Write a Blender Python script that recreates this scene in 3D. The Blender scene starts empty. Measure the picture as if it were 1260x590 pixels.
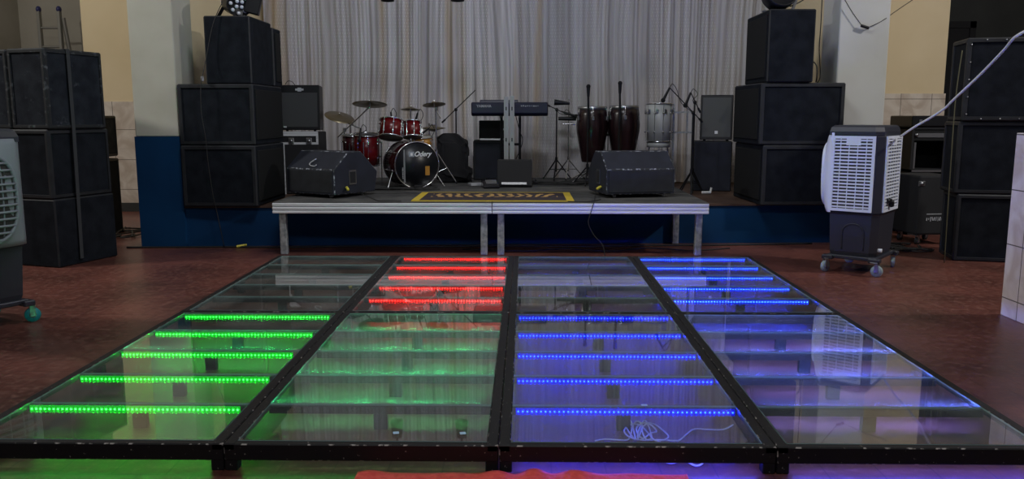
import bpy, bmesh, math, random
from mathutils import Vector, Matrix, noise
random.seed(7)
S = bpy.context.scene
COL = S.collection
R = math.radians
PI = math.pi

# ------------------------------------------------------------ camera, world, lights, exposure
F, PITCH, CAMH = 1012.0, R(8.6), 1.29
YAW = math.atan(16 / F * math.cos(PITCH))
cam_d = bpy.data.cameras.new('camera')
cam = bpy.data.objects.new('camera', cam_d); COL.objects.link(cam)
cam_d.sensor_width = 36.0
cam_d.lens = F / 1260 * 36
cam_d.clip_start = .05
cam.location = (0, 0, CAMH)
cam.rotation_euler = (PI / 2 - PITCH, 0, YAW)
S.camera = cam
S.view_settings.view_transform = 'Standard'
S.view_settings.look = 'None'
S.view_settings.exposure = 0.0
S.view_settings.gamma = 1.0
S.view_settings.use_curve_mapping = False
w = bpy.data.worlds.new('world'); S.world = w; w.use_nodes = True
w.node_tree.nodes['Background'].inputs[0].default_value = (.72, .78, .9, 1)
w.node_tree.nodes['Background'].inputs[1].default_value = .06

def area(name, loc, size, energy, color, target=None, spread=PI):
    d = bpy.data.lights.new(name, 'AREA'); d.shape = 'RECTANGLE'
    d.size, d.size_y = size; d.energy = energy; d.color = color; d.spread = spread
    o = bpy.data.objects.new(name, d); COL.objects.link(o); o.location = loc
    if target is None: o.rotation_euler = (0, 0, 0)
    else: o.rotation_euler = (Vector(target) - Vector(loc)).to_track_quat('-Z', 'Y').to_euler()
    return o
area('hall_lamp_centre', (-.2, 5.2, 5.3), (1.4, .5), 88, (.90, .94, 1), (-.2, 9.5, .8))
area('hall_lamp_left', (-7.1, 5.6, 4.7), (.5, .2), 120, (1, .98, .93), (-3.0, 7.5, .5))
area('hall_lamp_right', (7.0, 5.4, 4.7), (.5, .2), 165, (1, .97, .93), (3.0, 7.5, .5))
area('hall_lamp_rear', (0, -.5, 4.6), (2.5, .5), 70, (.95, .97, 1), (0, 3.5, 0))
area('hall_lamp_left_aisle', (-6.6, 10.4, 4.6), (.6, .6), 12, (1, .96, .88), (-6.5, 12, .5))

# ------------------------------------------------------------ pixel of the 1260 x 590 photograph -> point on a plane of the room
_f = Vector((-math.sin(YAW) * math.cos(PITCH), math.cos(YAW) * math.cos(PITCH), -math.sin(PITCH)))
_r = Vector((math.cos(YAW), math.sin(YAW), 0)); _u = _r.cross(_f)
def at(px, py, y):
    d = _f + _r * (px - 630) / F - _u * (py - 295) / F
    return Vector((0, 0, CAMH)) + d * (y / d.y)

# ------------------------------------------------------------ materials
MAT = {}
def nmat(name, color, rough=.5, metal=0, spec=.5, **kw):
    m = bpy.data.materials.new(name); m.use_nodes = True
    b = m.node_tree.nodes['Principled BSDF']
    b.inputs['Base Color'].default_value = (*color, 1)
    b.inputs['Roughness'].default_value = rough
    b.inputs['Metallic'].default_value = metal
    b.inputs['Specular IOR Level'].default_value = spec
    MAT[name] = m
    return m
def N(m, t, **props):
    n = m.node_tree.nodes.new(t)
    for k, v in props.items(): setattr(n, k, v)
    return n
def L(m, a, b): m.node_tree.links.new(a, b)
def bsdf(m): return m.node_tree.nodes['Principled BSDF']
def coords(m, scale=(1, 1, 1), kind='Object'):
    if kind == 'World':
        tc = N(m, 'ShaderNodeNewGeometry').outputs['Position']
    else:
        tc = N(m, 'ShaderNodeTexCoord').outputs['Object']
    mp = N(m, 'ShaderNodeMapping'); mp.inputs['Scale'].default_value = scale
    L(m, tc, mp.inputs['Vector']); return mp.outputs[0]
def noisy(m, c1, c2, scale=5, detail=6, lo=.35, hi=.65, mscale=(1, 1, 1), kind='Object', rough=None, bump=0, dist=0):
    v = coords(m, mscale, kind)
    n = N(m, 'ShaderNodeTexNoise'); n.inputs['Scale'].default_value = scale; n.inputs['Detail'].default_value = detail
    n.inputs['Distortion'].default_value = dist
    L(m, v, n.inputs['Vector'])
    r = N(m, 'ShaderNodeValToRGB'); r.color_ramp.elements[0].position = lo; r.color_ramp.elements[1].position = hi
    r.color_ramp.elements[0].color = (*c1, 1); r.color_ramp.elements[1].color = (*c2, 1)
    L(m, n.outputs['Fac'], r.inputs['Fac']); L(m, r.outputs[0], bsdf(m).inputs['Base Color'])
    if rough:
        q = N(m, 'ShaderNodeMapRange'); q.inputs['To Min'].default_value, q.inputs['To Max'].default_value = rough
        L(m, n.outputs['Fac'], q.inputs['Value']); L(m, q.outputs[0], bsdf(m).inputs['Roughness'])
    if bump:
        bp = N(m, 'ShaderNodeBump'); bp.inputs['Strength'].default_value = bump; bp.inputs['Distance'].default_value = .01
        L(m, n.outputs['Fac'], bp.inputs['Height']); L(m, bp.outputs[0], bsdf(m).inputs['Normal'])
    return r, n, v
def mixc(m, a, b, fac):
    x = N(m, 'ShaderNodeMix', data_type='RGBA')
    for s, val in ((x.inputs[6], a), (x.inputs[7], b), (x.inputs[0], fac)):
        if isinstance(val, (tuple, float, int)):
            s.default_value = (*val, 1) if isinstance(val, tuple) else val
        else: L(m, val, s)
    return x.outputs[2]
def ramp(m, src, lo, hi):
    r = N(m, 'ShaderNodeMapRange'); r.inputs['From Min'].default_value = lo; r.inputs['From Max'].default_value = hi
    L(m, src, r.inputs['Value']); return r.outputs[0]
def mth(m, op, a, b=0.0):
    x = N(m, 'ShaderNodeMath', operation=op)
    for s, v in ((x.inputs[0], a), (x.inputs[1], b)):
        if isinstance(v, (int, float)): s.default_value = v
        else: L(m, v, s)
    return x.outputs[0]

# polished red cement floor with small joints
m = nmat('floor_cement', (.1, .03, .02), .3)
r_, n_, v_ = noisy(m, (.068, .024, .018), (.185, .062, .046), 1.6, 10, .30, .72, kind='World', dist=0)
n2 = N(m, 'ShaderNodeTexNoise'); n2.inputs['Scale'].default_value = 20; n2.inputs['Detail'].default_value = 11; n2.inputs['Roughness'].default_value = .68; L(m, v_, n2.inputs['Vector'])
c = mixc(m, r_.outputs[0], (.34, .17, .13), mth(m, 'MULTIPLY', ramp(m, n2.outputs['Fac'], .50, .78), .65))
br = N(m, 'ShaderNodeTexBrick'); br.inputs['Scale'].default_value = 1; br.inputs['Mortar Size'].default_value = .0035
br.inputs['Brick Width'].default_value = .2; br.inputs['Row Height'].default_value = .2; br.inputs['Mortar Smooth'].default_value = .4
L(m, v_, br.inputs['Vector'])
c = mixc(m, c, (.035, .014, .012), mth(m, 'MULTIPLY', br.outputs['Fac'], .55))
spk = N(m, 'ShaderNodeTexVoronoi'); spk.inputs['Scale'].default_value = 5.5; L(m, v_, spk.inputs['Vector'])
c = mixc(m, c, (.4, .33, .28), mth(m, 'LESS_THAN', spk.outputs['Distance'], .028))
L(m, c, bsdf(m).inputs['Base Color'])
q = N(m, 'ShaderNodeMapRange'); q.inputs['To Min'].default_value = .16; q.inputs['To Max'].default_value = .55
L(m, n2.outputs['Fac'], q.inputs['Value']); L(m, q.outputs[0], bsdf(m).inputs['Roughness'])
bp = N(m, 'ShaderNodeBump'); bp.inputs['Strength'].default_value = .25; bp.inputs['Distance'].default_value = .004
L(m, n2.outputs['Fac'], bp.inputs['Height']); L(m, bp.outputs[0], bsdf(m).inputs['Normal'])

m = nmat('paint_cream', (.62, .5, .3), .75); noisy(m, (.68, .56, .35), (.75, .63, .42), 1.2, 6, kind='World')
m = nmat('paint_grey', (.5, .49, .43), .75); noisy(m, (.43, .41, .335), (.53, .51, .44), 1.5, 7, kind='World', bump=.15)
m = nmat('paint_white', (.5, .49, .43), .75); noisy(m, (.46, .455, .41), (.56, .56, .54), 1.0, 7, kind='World', bump=.15)
m = nmat('paint_beige', (.36, .34, .28), .8); noisy(m, (.36, .33, .27), (.43, .40, .34), 1.2, 6, kind='World')
m = nmat('dark_surface', (.03, .033, .03), .7); noisy(m, (.018, .02, .019), (.04, .042, .038), 1.2, 6, kind='World')
m = nmat('paint_blue', (.004, .05, .16), .7, spec=.2); noisy(m, (.0008, .028, .090), (.002, .042, .125), 1.6, 7, kind='World')
m = nmat('ceiling_paint', (.6, .6, .58), .9)
# marbled wall tiles
def tile_mat(name, tw, th, c1, c2):
    m = nmat(name, c1, .25)
    r_, n_, v_ = noisy(m, c1, c2, 3.2, 9, .38, .62, kind='World', dist=1.2)
    geo = N(m, 'ShaderNodeNewGeometry'); sp = N(m, 'ShaderNodeSeparateXYZ'); L(m, geo.outputs['Position'], sp.inputs[0])
    h = mth(m, 'ADD', sp.outputs[0], sp.outputs[1])
    def line(src, size, off=0.0):
        f = mth(m, 'FRACT', mth(m, 'DIVIDE', mth(m, 'ADD', src, off + 50 * size), size))
        return mth(m, 'GREATER_THAN', mth(m, 'ABSOLUTE', mth(m, 'SUBTRACT', f, .5)), .5 - .006 / size / 1.6)
    g = mth(m, 'MAXIMUM', line(h, tw[0], tw[1]), line(sp.outputs[2], th[0], th[1]))
    L(m, mixc(m, r_.outputs[0], (.16, .14, .12), g), bsdf(m).inputs['Base Color'])
tile_mat('tile_far', (.4, .1), (.4, .1), (.52, .44, .37), (.70, .64, .57))
tile_mat('tile_near', (.37, .28), (.35, .23), (.62, .53, .48), (.80, .74, .71))

def carpet_black(name, c1, c2, scuff=.68):
    m = nmat(name, c1, .9, spec=.15)
    r_, n_, v_ = noisy(m, c1, c2, 9, 8)
    n2 = N(m, 'ShaderNodeTexNoise'); n2.inputs['Scale'].default_value = 7; n2.inputs['Detail'].default_value = 10; n2.inputs['Roughness'].default_value = .75
    L(m, v_, n2.inputs['Vector'])
    L(m, mixc(m, r_.outputs[0], (.10, .11, .13), mth(m, 'MULTIPLY', ramp(m, n2.outputs['Fac'], scuff, scuff + .12), .7)), bsdf(m).inputs['Base Color'])
    n3 = N(m, 'ShaderNodeTexNoise'); n3.inputs['Scale'].default_value = 160; L(m, v_, n3.inputs['Vector'])
    bp = N(m, 'ShaderNodeBump'); bp.inputs['Strength'].default_value = .5; bp.inputs['Distance'].default_value = .003
    L(m, n3.outputs['Fac'], bp.inputs['Height']); L(m, bp.outputs[0], bsdf(m).inputs['Normal'])
    return m
carpet_black('cabinet_carpet', (.0055, .0070, .0105), (.011, .0135, .019))
m = nmat('wedge_edge', (.02, .022, .026), .7); noisy(m, (.008, .010, .014), (.34, .36, .42), 26, 8, .50, .66)
carpet_black('cabinet_worn', (.011, .013, .019), (.021, .025, .033), .58)
m = nmat('cabinet_edge', (.02, .022, .026), .7); noisy(m, (.008, .010, .013), (.14, .15, .17), 22, 8, .56, .80)
m = nmat('cabinet_rim', (.014, .016, .02), .6); noisy(m, (.0055, .0065, .009), (.012, .014, .019), 10, 6)
m = nmat('wedge_blue', (.012, .017, .032), .75); noisy(m, (.0055, .0075, .016), (.011, .014, .027), 6, 8)
m = nmat('strap_grey', (.032, .035, .040), .85)
m = nmat('grille_dark', (.010, .0105, .011), .8, spec=.2)
nmat('black_plastic', (.008, .008, .010), .4, spec=.3)
nmat('black_matte', (.008, .008, .010), .85)
nmat('black_gloss', (.006, .006, .009), .16)
nmat('rubber', (.01, .01, .01), .8)
nmat('chrome', (.75, .76, .78), .18, 1)
nmat('steel_dull', (.35, .36, .38), .38, 1)
m = nmat('aluminium', (.55, .56, .58), .45, .35); noisy(m, (.62, .63, .66), (.86, .87, .90), 9, 6, mscale=(.25, 1, 3))
m = nmat('galvanised', (.4, .42, .43), .5, .5); noisy(m, (.26, .29, .30), (.50, .53, .54), 30, 5)
m = nmat('black_steel', (.008, .008, .009), .5, spec=.3)
r_, n_, v_ = noisy(m, (.007, .007, .009), (.010, .009, .009), 5)
n2 = N(m, 'ShaderNodeTexNoise'); n2.inputs['Scale'].default_value = 70; n2.inputs['Detail'].default_value = 6; n2.inputs['Roughness'].default_value = .6; L(m, v_, n2.inputs['Vector'])
L(m, mixc(m, r_.outputs[0], (.30, .27, .24), ramp(m, n2.outputs['Fac'], .67, .70)), bsdf(m).inputs['Base Color'])
m = nmat('chipped_steel', (.008, .008, .009), .5, spec=.3); noisy(m, (.008, .008, .009), (.42, .39, .36), 38, 8, .56, .64)
m = nmat('maroon_steel', (.02, .004, .005), .4)
nmat('rail_metal', (.33, .335, .33), .5, .4)
nmat('amp_grille', (.085, .088, .086), .8)
nmat('amp_grille_dark', (.035, .036, .038), .8)
nmat('cooler_white', (.78, .83, .93), .35)
nmat('cooler_shade_grey', (.26, .29, .33), .4)  # white cooler panels greyed for shade; also the drum badge fill
nmat('cooler_dark', (.028, .030, .042), .42)
nmat('cooler_inner', (.05, .045, .045), .8)
nmat('castor_wheel', (.30, .38, .40), .35)
nmat('teal_wheel', (.01, .22, .26), .5)
nmat('red_shell', (.11, .004, .006), .25)
nmat('dark_red_shell', (.035, .004, .006), .25)
nmat('amber_shell', (.42, .20, .03), .3)
nmat('drum_head_black', (.006, .007, .010), .35)
nmat('drum_head_white', (.5, .5, .48), .5)
nmat('reso_head', (.10, .07, .055), .4)
nmat('drum_white', (.42, .43, .42), .4)
m = nmat('cymbal_bronze', (.24, .20, .13), .38, .9)
m = nmat('conga_wood', (.03, .008, .010), .25); noisy(m, (.010, .0045, .006), (.022, .008, .010), 4, 5, mscale=(5, 5, .6))
nmat('keyboard_blue', (.010, .011, .030), .45)
nmat('cable_black', (.012, .012, .012), .6)
nmat('cable_white', (.75, .76, .76), .5)
nmat('yellow_plug', (.75, .65, .08), .5)
nmat('yellow_tape', (.55, .40, .03), .7)
nmat('olive_cord', (.10, .095, .05), .8)
nmat('ink_white', (.75, .76, .78), .6)
nmat('ink_grey', (.35, .36, .38), .6)
nmat('ladder_metal', (.30, .29, .26), .5, .6)
nmat('ladder_cap', (.03, .03, .12), .5)
nmat('blue_board', (.14, .32, .70), .6)
m = nmat('cloth_black', (.006, .006, .008), .9)
m = nmat('stage_carpet', (.05, .05, .05), .95); noisy(m, (.030, .031, .033), (.075, .073, .070), 5, 9, bump=.3)
m = nmat('stage_brown', (.1, .05, .03), .6); noisy(m, (.055, .028, .018), (.10, .055, .035), 4, 7)
m = nmat('red_carpet', (.55, .03, .02), .95); noisy(m, (.66, .060, .050), (.80, .095, .080), 40, 6, bump=.4)
m = nmat('pale_square', (.45, .65, .85), .5)

# rug: dark field, gold scrawl inside
m = nmat('rug_field', (.02, .012, .018), .95)
r_, n_, v_ = noisy(m, (.018, .012, .018), (.035, .02, .025), 30)
sp = N(m, 'ShaderNodeSeparateXYZ'); L(m, v_, sp.inputs[0])
wv = N(m, 'ShaderNodeTexWave'); wv.inputs['Scale'].default_value = 3.2; wv.inputs['Distortion'].default_value = 9; wv.inputs['Detail'].default_value = 3; L(m, v_, wv.inputs['Vector'])
band = mth(m, 'MULTIPLY', mth(m, 'LESS_THAN', mth(m, 'ABSOLUTE', mth(m, 'SUBTRACT', sp.outputs[1], .10)), .16), mth(m, 'LESS_THAN', mth(m, 'ABSOLUTE', sp.outputs[0]), .62))
g = mth(m, 'MULTIPLY', band, mth(m, 'GREATER_THAN', wv.outputs['Fac'], .55))
L(m, mixc(m, r_.outputs[0], (.42, .25, .08), g), bsdf(m).inputs['Base Color'])

# sheer curtain
m = nmat('sheer', (.5, .48, .5), .8, spec=.3)
v = coords(m, (1, 1, 1), 'Object')
n1 = N(m, 'ShaderNodeTexNoise'); n1.inputs['Scale'].default_value = 1.0; n1.inputs['Detail'].default_value = 7; n1.inputs['Roughness'].default_value = .65
mp = N(m, 'ShaderNodeMapping'); mp.inputs['Scale'].default_value = (13, .01, .22); L(m, v, mp.inputs[0]); L(m, mp.outputs[0], n1.inputs[0])
c = mixc(m, (.44, .42, .44), (.66, .65, .69), ramp(m, n1.outputs['Fac'], .38, .64))
n4 = N(m, 'ShaderNodeTexNoise'); n4.inputs['Scale'].default_value = 1.0; n4.inputs['Detail'].default_value = 4
mp4 = N(m, 'ShaderNodeMapping'); mp4.inputs['Scale'].default_value = (4.2, .01, .12); mp4.inputs['Location'].default_value = (3, 0, 7); L(m, v, mp4.inputs[0]); L(m, mp4.outputs[0], n4.inputs[0])
c = mixc(m, c, (.50, .38, .24), mth(m, 'MULTIPLY', ramp(m, n4.outputs['Fac'], .55, .68), .8))
# sequins: short bright dashes in horizontal rows
bk = N(m, 'ShaderNodeTexBrick'); bk.inputs['Scale'].default_value = 1; bk.inputs['Brick Width'].default_value = .030; bk.inputs['Row Height'].default_value = .042
bk.inputs['Mortar Size'].default_value = .0135; bk.inputs['Mortar Smooth'].default_value = .1
mp2 = N(m, 'ShaderNodeMapping'); mp2.inputs['Rotation'].default_value = (PI / 2, 0, 0); L(m, v, mp2.inputs[0]); L(m, mp2.outputs[0], bk.inputs[0])
n5 = N(m, 'ShaderNodeTexNoise'); n5.inputs['Scale'].default_value = 1
mp5 = N(m, 'ShaderNodeMapping'); mp5.inputs['Scale'].default_value = (5, .01, .35); L(m, v, mp5.inputs[0]); L(m, mp5.outputs[0], n5.inputs[0])
seq = mth(m, 'MULTIPLY', mth(m, 'SUBTRACT', 1.0, bk.outputs['Fac']), ramp(m, n5.outputs['Fac'], .42, .6))
c = mixc(m, c, (.92, .92, .94), mth(m, 'MULTIPLY', seq, .8))
L(m, c, bsdf(m).inputs['Base Color'])
tr = N(m, 'ShaderNodeBsdfTranslucent'); tr.inputs[0].default_value = (.6, .58, .58, 1)
tp = N(m, 'ShaderNodeBsdfTransparent')
x1 = N(m, 'ShaderNodeMixShader'); x1.inputs[0].default_value = .12; L(m, bsdf(m).outputs[0], x1.inputs[1]); L(m, tr.outputs[0], x1.inputs[2])
x2 = N(m, 'ShaderNodeMixShader'); x2.inputs[0].default_value = .10; L(m, x1.outputs[0], x2.inputs[1]); L(m, tp.outputs[0], x2.inputs[2])
L(m, x2.outputs[0], m.node_tree.nodes['Material Output'].inputs[0])

# floor glass: clear tinted pane with mirror reflection growing at grazing angles, thin film of dust
m = nmat('pane_glass', (1, 1, 1), .05); MAT['pane_glass'] = m
nt = m.node_tree
tp = N(m, 'ShaderNodeBsdfTransparent'); tp.inputs[0].default_value = (.90, .95, .925, 1)
gl = N(m, 'ShaderNodeBsdfGlossy'); gl.inputs[0].default_value = (1, 1, 1, 1); gl.inputs['Roughness'].default_value = .012
lw = N(m, 'ShaderNodeLayerWeight'); lw.inputs[0].default_value = .5
fr = mth(m, 'ADD', mth(m, 'MULTIPLY', mth(m, 'POWER', lw.outputs['Facing'], 5.0), .96), .04)
x1 = N(m, 'ShaderNodeMixShader'); L(m, fr, x1.inputs[0]); L(m, tp.outputs[0], x1.inputs[1]); L(m, gl.outputs[0], x1.inputs[2])
df0 = N(m, 'ShaderNodeBsdfDiffuse'); df0.inputs[0].default_value = (.60, .68, .66, 1)
tl_ = N(m, 'ShaderNodeBsdfTranslucent'); tl_.inputs[0].default_value = (.60, .68, .66, 1)
df = N(m, 'ShaderNodeMixShader'); df.inputs[0].default_value = .5; L(m, df0.outputs[0], df.inputs[1]); L(m, tl_.outputs[0], df.inputs[2])
v = coords(m, (1, 1, 1), 'World')
nz = N(m, 'ShaderNodeTexNoise'); nz.inputs['Scale'].default_value = 2.6; nz.inputs['Detail'].default_value = 9; nz.inputs['Distortion'].default_value = .8; L(m, v, nz.inputs[0])
nz2 = N(m, 'ShaderNodeTexNoise'); nz2.inputs['Scale'].default_value = 18; nz2.inputs['Detail'].default_value = 10; nz2.inputs['Roughness'].default_value = .7; nz2.inputs['Distortion'].default_value = 1.5; L(m, v, nz2.inputs[0])
dust = mth(m, 'ADD', mth(m, 'ADD', mth(m, 'MULTIPLY', ramp(m, nz.outputs['Fac'], .40, .68), .07), mth(m, 'MULTIPLY', ramp(m, nz2.outputs['Fac'], .52, .75), .05)), .030)
x2 = N(m, 'ShaderNodeMixShader'); L(m, dust, x2.inputs[0]); L(m, x1.outputs[0], x2.inputs[1]); L(m, df.outputs[0], x2.inputs[2])
L(m, x2.outputs[0], nt.nodes['Material Output'].inputs[0])
m = nmat('glass_edge', (.34, .50, .50), .1)  # pale edge colour paints in the bright highlight line

def emis(name, color, strength):
    m = bpy.data.materials.new(name); m.use_nodes = True; nt = m.node_tree
    nt.nodes.remove(nt.nodes['Principled BSDF'])
    e = nt.nodes.new('ShaderNodeEmission'); e.inputs[0].default_value = (*color, 1); e.inputs[1].default_value = strength
    nt.links.new(e.outputs[0], nt.nodes['Material Output'].inputs[0]); MAT[name] = m
GLOW = 1.2
emis('diode_green', (.012, 1, .025), 34 * GLOW)
emis('diode_red', (1, .008, .006), 50 * GLOW)
emis('diode_blue', (.0014, .008, 1), 95 * GLOW)
emis('diode_azure', (.006, .026, 1), 100 * GLOW)
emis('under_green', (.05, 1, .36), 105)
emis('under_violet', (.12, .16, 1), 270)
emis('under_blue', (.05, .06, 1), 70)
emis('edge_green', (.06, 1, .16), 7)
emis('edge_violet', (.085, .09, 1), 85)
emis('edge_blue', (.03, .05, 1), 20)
emis('strip_green', (.0, 1, .03), .75)  # strip backings glow to paint in the bloom around the diodes
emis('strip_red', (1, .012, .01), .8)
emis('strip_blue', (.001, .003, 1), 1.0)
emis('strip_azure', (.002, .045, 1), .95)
nmat('lens_white', (.7, .72, .8), .15)

# ------------------------------------------------------------ mesh builder
ROOT = {}
class MB:
    def __init__(self): self.bm = bmesh.new(); self.mats = []
    def _mi(self, mat):
        if mat is None: return 0
        if mat not in self.mats: self.mats.append(mat)
        return self.mats.index(mat)
    def _paint(self, faces, mat, smooth=False):
        i = self._mi(mat)
        for f in faces: f.material_index = i; f.smooth = smooth
    def box(self, c, s, rot=(0, 0, 0), bevel=0, mat=None, edge=None, seg=1):
        """c = centre, s = full sizes"""
        r = bmesh.ops.create_cube(self.bm, size=1)
        vs = r['verts']
        for v in vs: v.co = Vector((v.co.x * s[0], v.co.y * s[1], v.co.z * s[2]))
        fs = list({f for v in vs for f in v.link_faces})
        self._paint(fs, mat)
        allv = set(vs)
        if bevel:
            es = list({e for v in vs for e in v.link_edges})
            rr = bmesh.ops.bevel(self.bm, geom=es, offset=bevel, segments=seg, affect='EDGES', profile=.5)
            allv |= set(rr['verts']); allv = {v for v in allv if v.is_valid}
            if edge: self._paint([f for f in rr['faces']], edge)
        if not isinstance(rot, Matrix):
            from mathutils import Euler
            rot = Euler(rot).to_matrix()
        for v in allv: v.co = rot @ v.co + Vector(c)
        return self
    def bx(self, x0, x1, y0, y1, z0, z1, **k):
        return self.box(((x0 + x1) / 2, (y0 + y1) / 2, (z0 + z1) / 2), (abs(x1 - x0), abs(y1 - y0), abs(z1 - z0)), **k)
    def lathe(self, prof, o=(0, 0, 0), axis=(0, 0, 1), seg=24, mat=None, smooth=True, sy=1.0):
        o = Vector(o); q = Vector((0, 0, 1)).rotation_difference(Vector(axis).normalized()).to_matrix()
        rings = []
        for (r, z) in prof:
            if r < 1e-6: rings.append([self.bm.verts.new(o + q @ Vector((0, 0, z)))])
            else: rings.append([self.bm.verts.new(o + q @ Vector((r * math.cos(2 * PI * i / seg), sy * r * math.sin(2 * PI * i / seg), z))) for i in range(seg)])
        fs = []
        for a, b in zip(rings, rings[1:]):
            for i in range(seg):
                j = (i + 1) % seg
                if len(a) == 1 and len(b) == 1: continue
                if len(a) == 1: q_ = (a[0], b[j], b[i])
                elif len(b) == 1: q_ = (a[i], a[j], b[0])
                else: q_ = (a[i], a[j], b[j], b[i])
                try: fs.append(self.bm.faces.new(q_))
                except ValueError: pass
        self._paint(fs, mat, smooth); return self
    def cyl(self, p0, p1, r0, r1=None, seg=12, mat=None, smooth=True):
        p0, p1 = Vector(p0), Vector(p1); r1 = r0 if r1 is None else r1; h = (p1 - p0).length
        e = min(r0, r1) * .001
        return self.lathe([(0, 0), (r0, 0), (r0, e), (r1, h - e), (r1, h), (0, h)], p0, p1 - p0, seg, mat, smooth)
    def tube(self, pts, r, seg=6, mat=None, smooth_path=True, closed=False):
        pts = [Vector(p) for p in pts]
        if smooth_path and len(pts) > 2:
            out = []
            n = len(pts)
            for i in range(n if closed else n - 1):
                p0 = pts[(i - 1) % n] if (closed or i > 0) else pts[i]; p1 = pts[i]; p2 = pts[(i + 1) % n]
                p3 = pts[(i + 2) % n] if (closed or i + 2 < n) else p2
                for k in range(6):
                    t = k / 6
                    out.append(.5 * ((2 * p1) + (p2 - p0) * t + (2 * p0 - 5 * p1 + 4 * p2 - p3) * t * t + (3 * p1 - p0 - 3 * p2 + p3) * t ** 3))
            if not closed: out.append(pts[-1])
            pts = out
        rings = []; n = len(pts); prev = None
        for i, p in enumerate(pts):
            if closed: t = pts[(i + 1) % n] - pts[(i - 1) % n]
            else: t = pts[min(i + 1, n - 1)] - pts[max(i - 1, 0)]
            if t.length < 1e-9: t = Vector((0, 0, 1))
            t.normalize()
            if prev is None:
                up = Vector((0, 0, 1)) if abs(t.z) < .9 else Vector((1, 0, 0)); a = t.cross(up).normalized()
            else:
                a = prev - t * prev.dot(t)
                a = a.normalized() if a.length > 1e-6 else t.orthogonal().normalized()
            prev = a; b = t.cross(a)
            rings.append([self.bm.verts.new(p + (a * math.cos(2 * PI * k / seg) + b * math.sin(2 * PI * k / seg)) * r) for k in range(seg)])
        fs = []
        pr = list(zip(rings, rings[1:])) + ([(rings[-1], rings[0])] if closed else [])
        for a, b in pr:
            for i in range(seg):
                j = (i + 1) % seg; fs.append(self.bm.faces.new((a[i], a[j], b[j], b[i])))
        if not closed:
            fs.append(self.bm.faces.new(list(reversed(rings[0])))); fs.append(self.bm.faces.new(rings[-1]))
        self._paint(fs, mat, True); return self
    def prism(self, poly, axis, a, b, mat=None, bevel=0, edge=None):
        """poly of 2-D points extruded along axis x/y/z from a to b"""
        def P(u, v, t):
            return {'x': Vector((t, u, v)), 'y': Vector((u, t, v)), 'z': Vector((u, v, t))}[axis]
        A = [self.bm.verts.new(P(u, v, a)) for u, v in poly]; B = [self.bm.verts.new(P(u, v, b)) for u, v in poly]
        fs = [self.bm.faces.new(A), self.bm.faces.new(list(reversed(B)))]
        n = len(poly)
        for i in range(n):
            j = (i + 1) % n; fs.append(self.bm.faces.new((A[j], A[i], B[i], B[j])))
        bmesh.ops.recalc_face_normals(self.bm, faces=fs)
        self._paint(fs, mat)
        if bevel:
            es = list({e for f in fs for e in f.edges})
            rr = bmesh.ops.bevel(self.bm, geom=es, offset=bevel, segments=1, affect='EDGES', profile=.5)
            if edge: self._paint(rr['faces'], edge)
        return self
    def sphere(self, c, r, seg=14, mat=None, s=(1, 1, 1)):
        rr = bmesh.ops.create_uvsphere(self.bm, u_segments=seg, v_segments=max(6, seg // 2), radius=1)
        for v in rr['verts']: v.co = Vector((v.co.x * r * s[0], v.co.y * r * s[1], v.co.z * r * s[2])) + Vector(c)
        self._paint({f for v in rr['verts'] for f in v.link_faces}, mat, True); return self
    def build(self, name, mat, parent=None, world=False):
        if mat not in self.mats: self.mats.append(mat)
        if self.mats[0] != mat and not any(True for _ in ()):   # default material stays at index of first use
            pass
        me = bpy.data.meshes.new(name)
        bmesh.ops.recalc_face_normals(self.bm, faces=self.bm.faces)
        self.bm.to_mesh(me); self.bm.free()
        for k in self.mats: me.materials.append(MAT[k])
        o = bpy.data.objects.new(name, me); COL.objects.link(o)
        if parent is not None:
            o.parent = parent
            loc, rz = ROOT[parent.name]; ROOT[o.name] = (loc, rz)
            if world:
                me.transform(Matrix.Rotation(-rz, 4, 'Z') @ Matrix.Translation(-loc))
        else: ROOT[o.name] = (Vector((0, 0, 0)), 0)
        return o
def M1(mat):
    b = MB(); b.mats = [mat]; return b
def tag(o, label=None, cat=None, group=None, kind=None):
    if label: o['label'] = label
    if cat: o['category'] = cat
    if group: o['group'] = group
    if kind: o['kind'] = kind
    return o
def thing(name, label, cat, loc=(0, 0, 0), rz=0, group=None):
    o = bpy.data.objects.new(name, None); COL.objects.link(o); o.location = loc; o.rotation_euler = (0, 0, rz)
    o.empty_display_size = .1
    ROOT[o.name] = (Vector(loc), rz)
    return tag(o, label, cat, group)
def struct(name, mb, mat, parent=None, label=None):
    o = mb.build(name, mat, parent)
    if parent is None: o['kind'] = 'structure'
    if label: o['label'] = label
    return o
CH = {}
def kids(o): return [c for c in bpy.data.objects if c.parent == o]
def dup(root, loc, rz, label, group=None, scale=None):
    def cp(o, par):
        c = o.copy(); COL.objects.link(c); c.parent = par
        for k in kids(o): cp(k, c)
        return c
    r = cp(root, None); r.location = loc; r.rotation_euler = (0, 0, rz); r['label'] = label
    if group: r['group'] = group
    if scale: r.scale = scale
    return r
def text_part(s, size, M, mat, parent, name='lettering', extr=.001, bold=0, shear=0):
    cu = bpy.data.curves.new(name, 'FONT'); cu.body = s; cu.size = size; cu.extrude = extr; cu.align_x = 'CENTER'; cu.align_y = 'CENTER'; cu.offset = bold; cu.shear = shear
    t = bpy.data.objects.new('tmp', cu); COL.objects.link(t)
    me = bpy.data.meshes.new_from_object(t.evaluated_get(bpy.context.evaluated_depsgraph_get()))
    bpy.data.objects.remove(t); me.transform(M); me.materials.clear(); me.materials.append(MAT[mat])
    o = bpy.data.objects.new(name, me); COL.objects.link(o); o.parent = parent; ROOT[o.name] = ROOT[parent.name]
    return o
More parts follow.
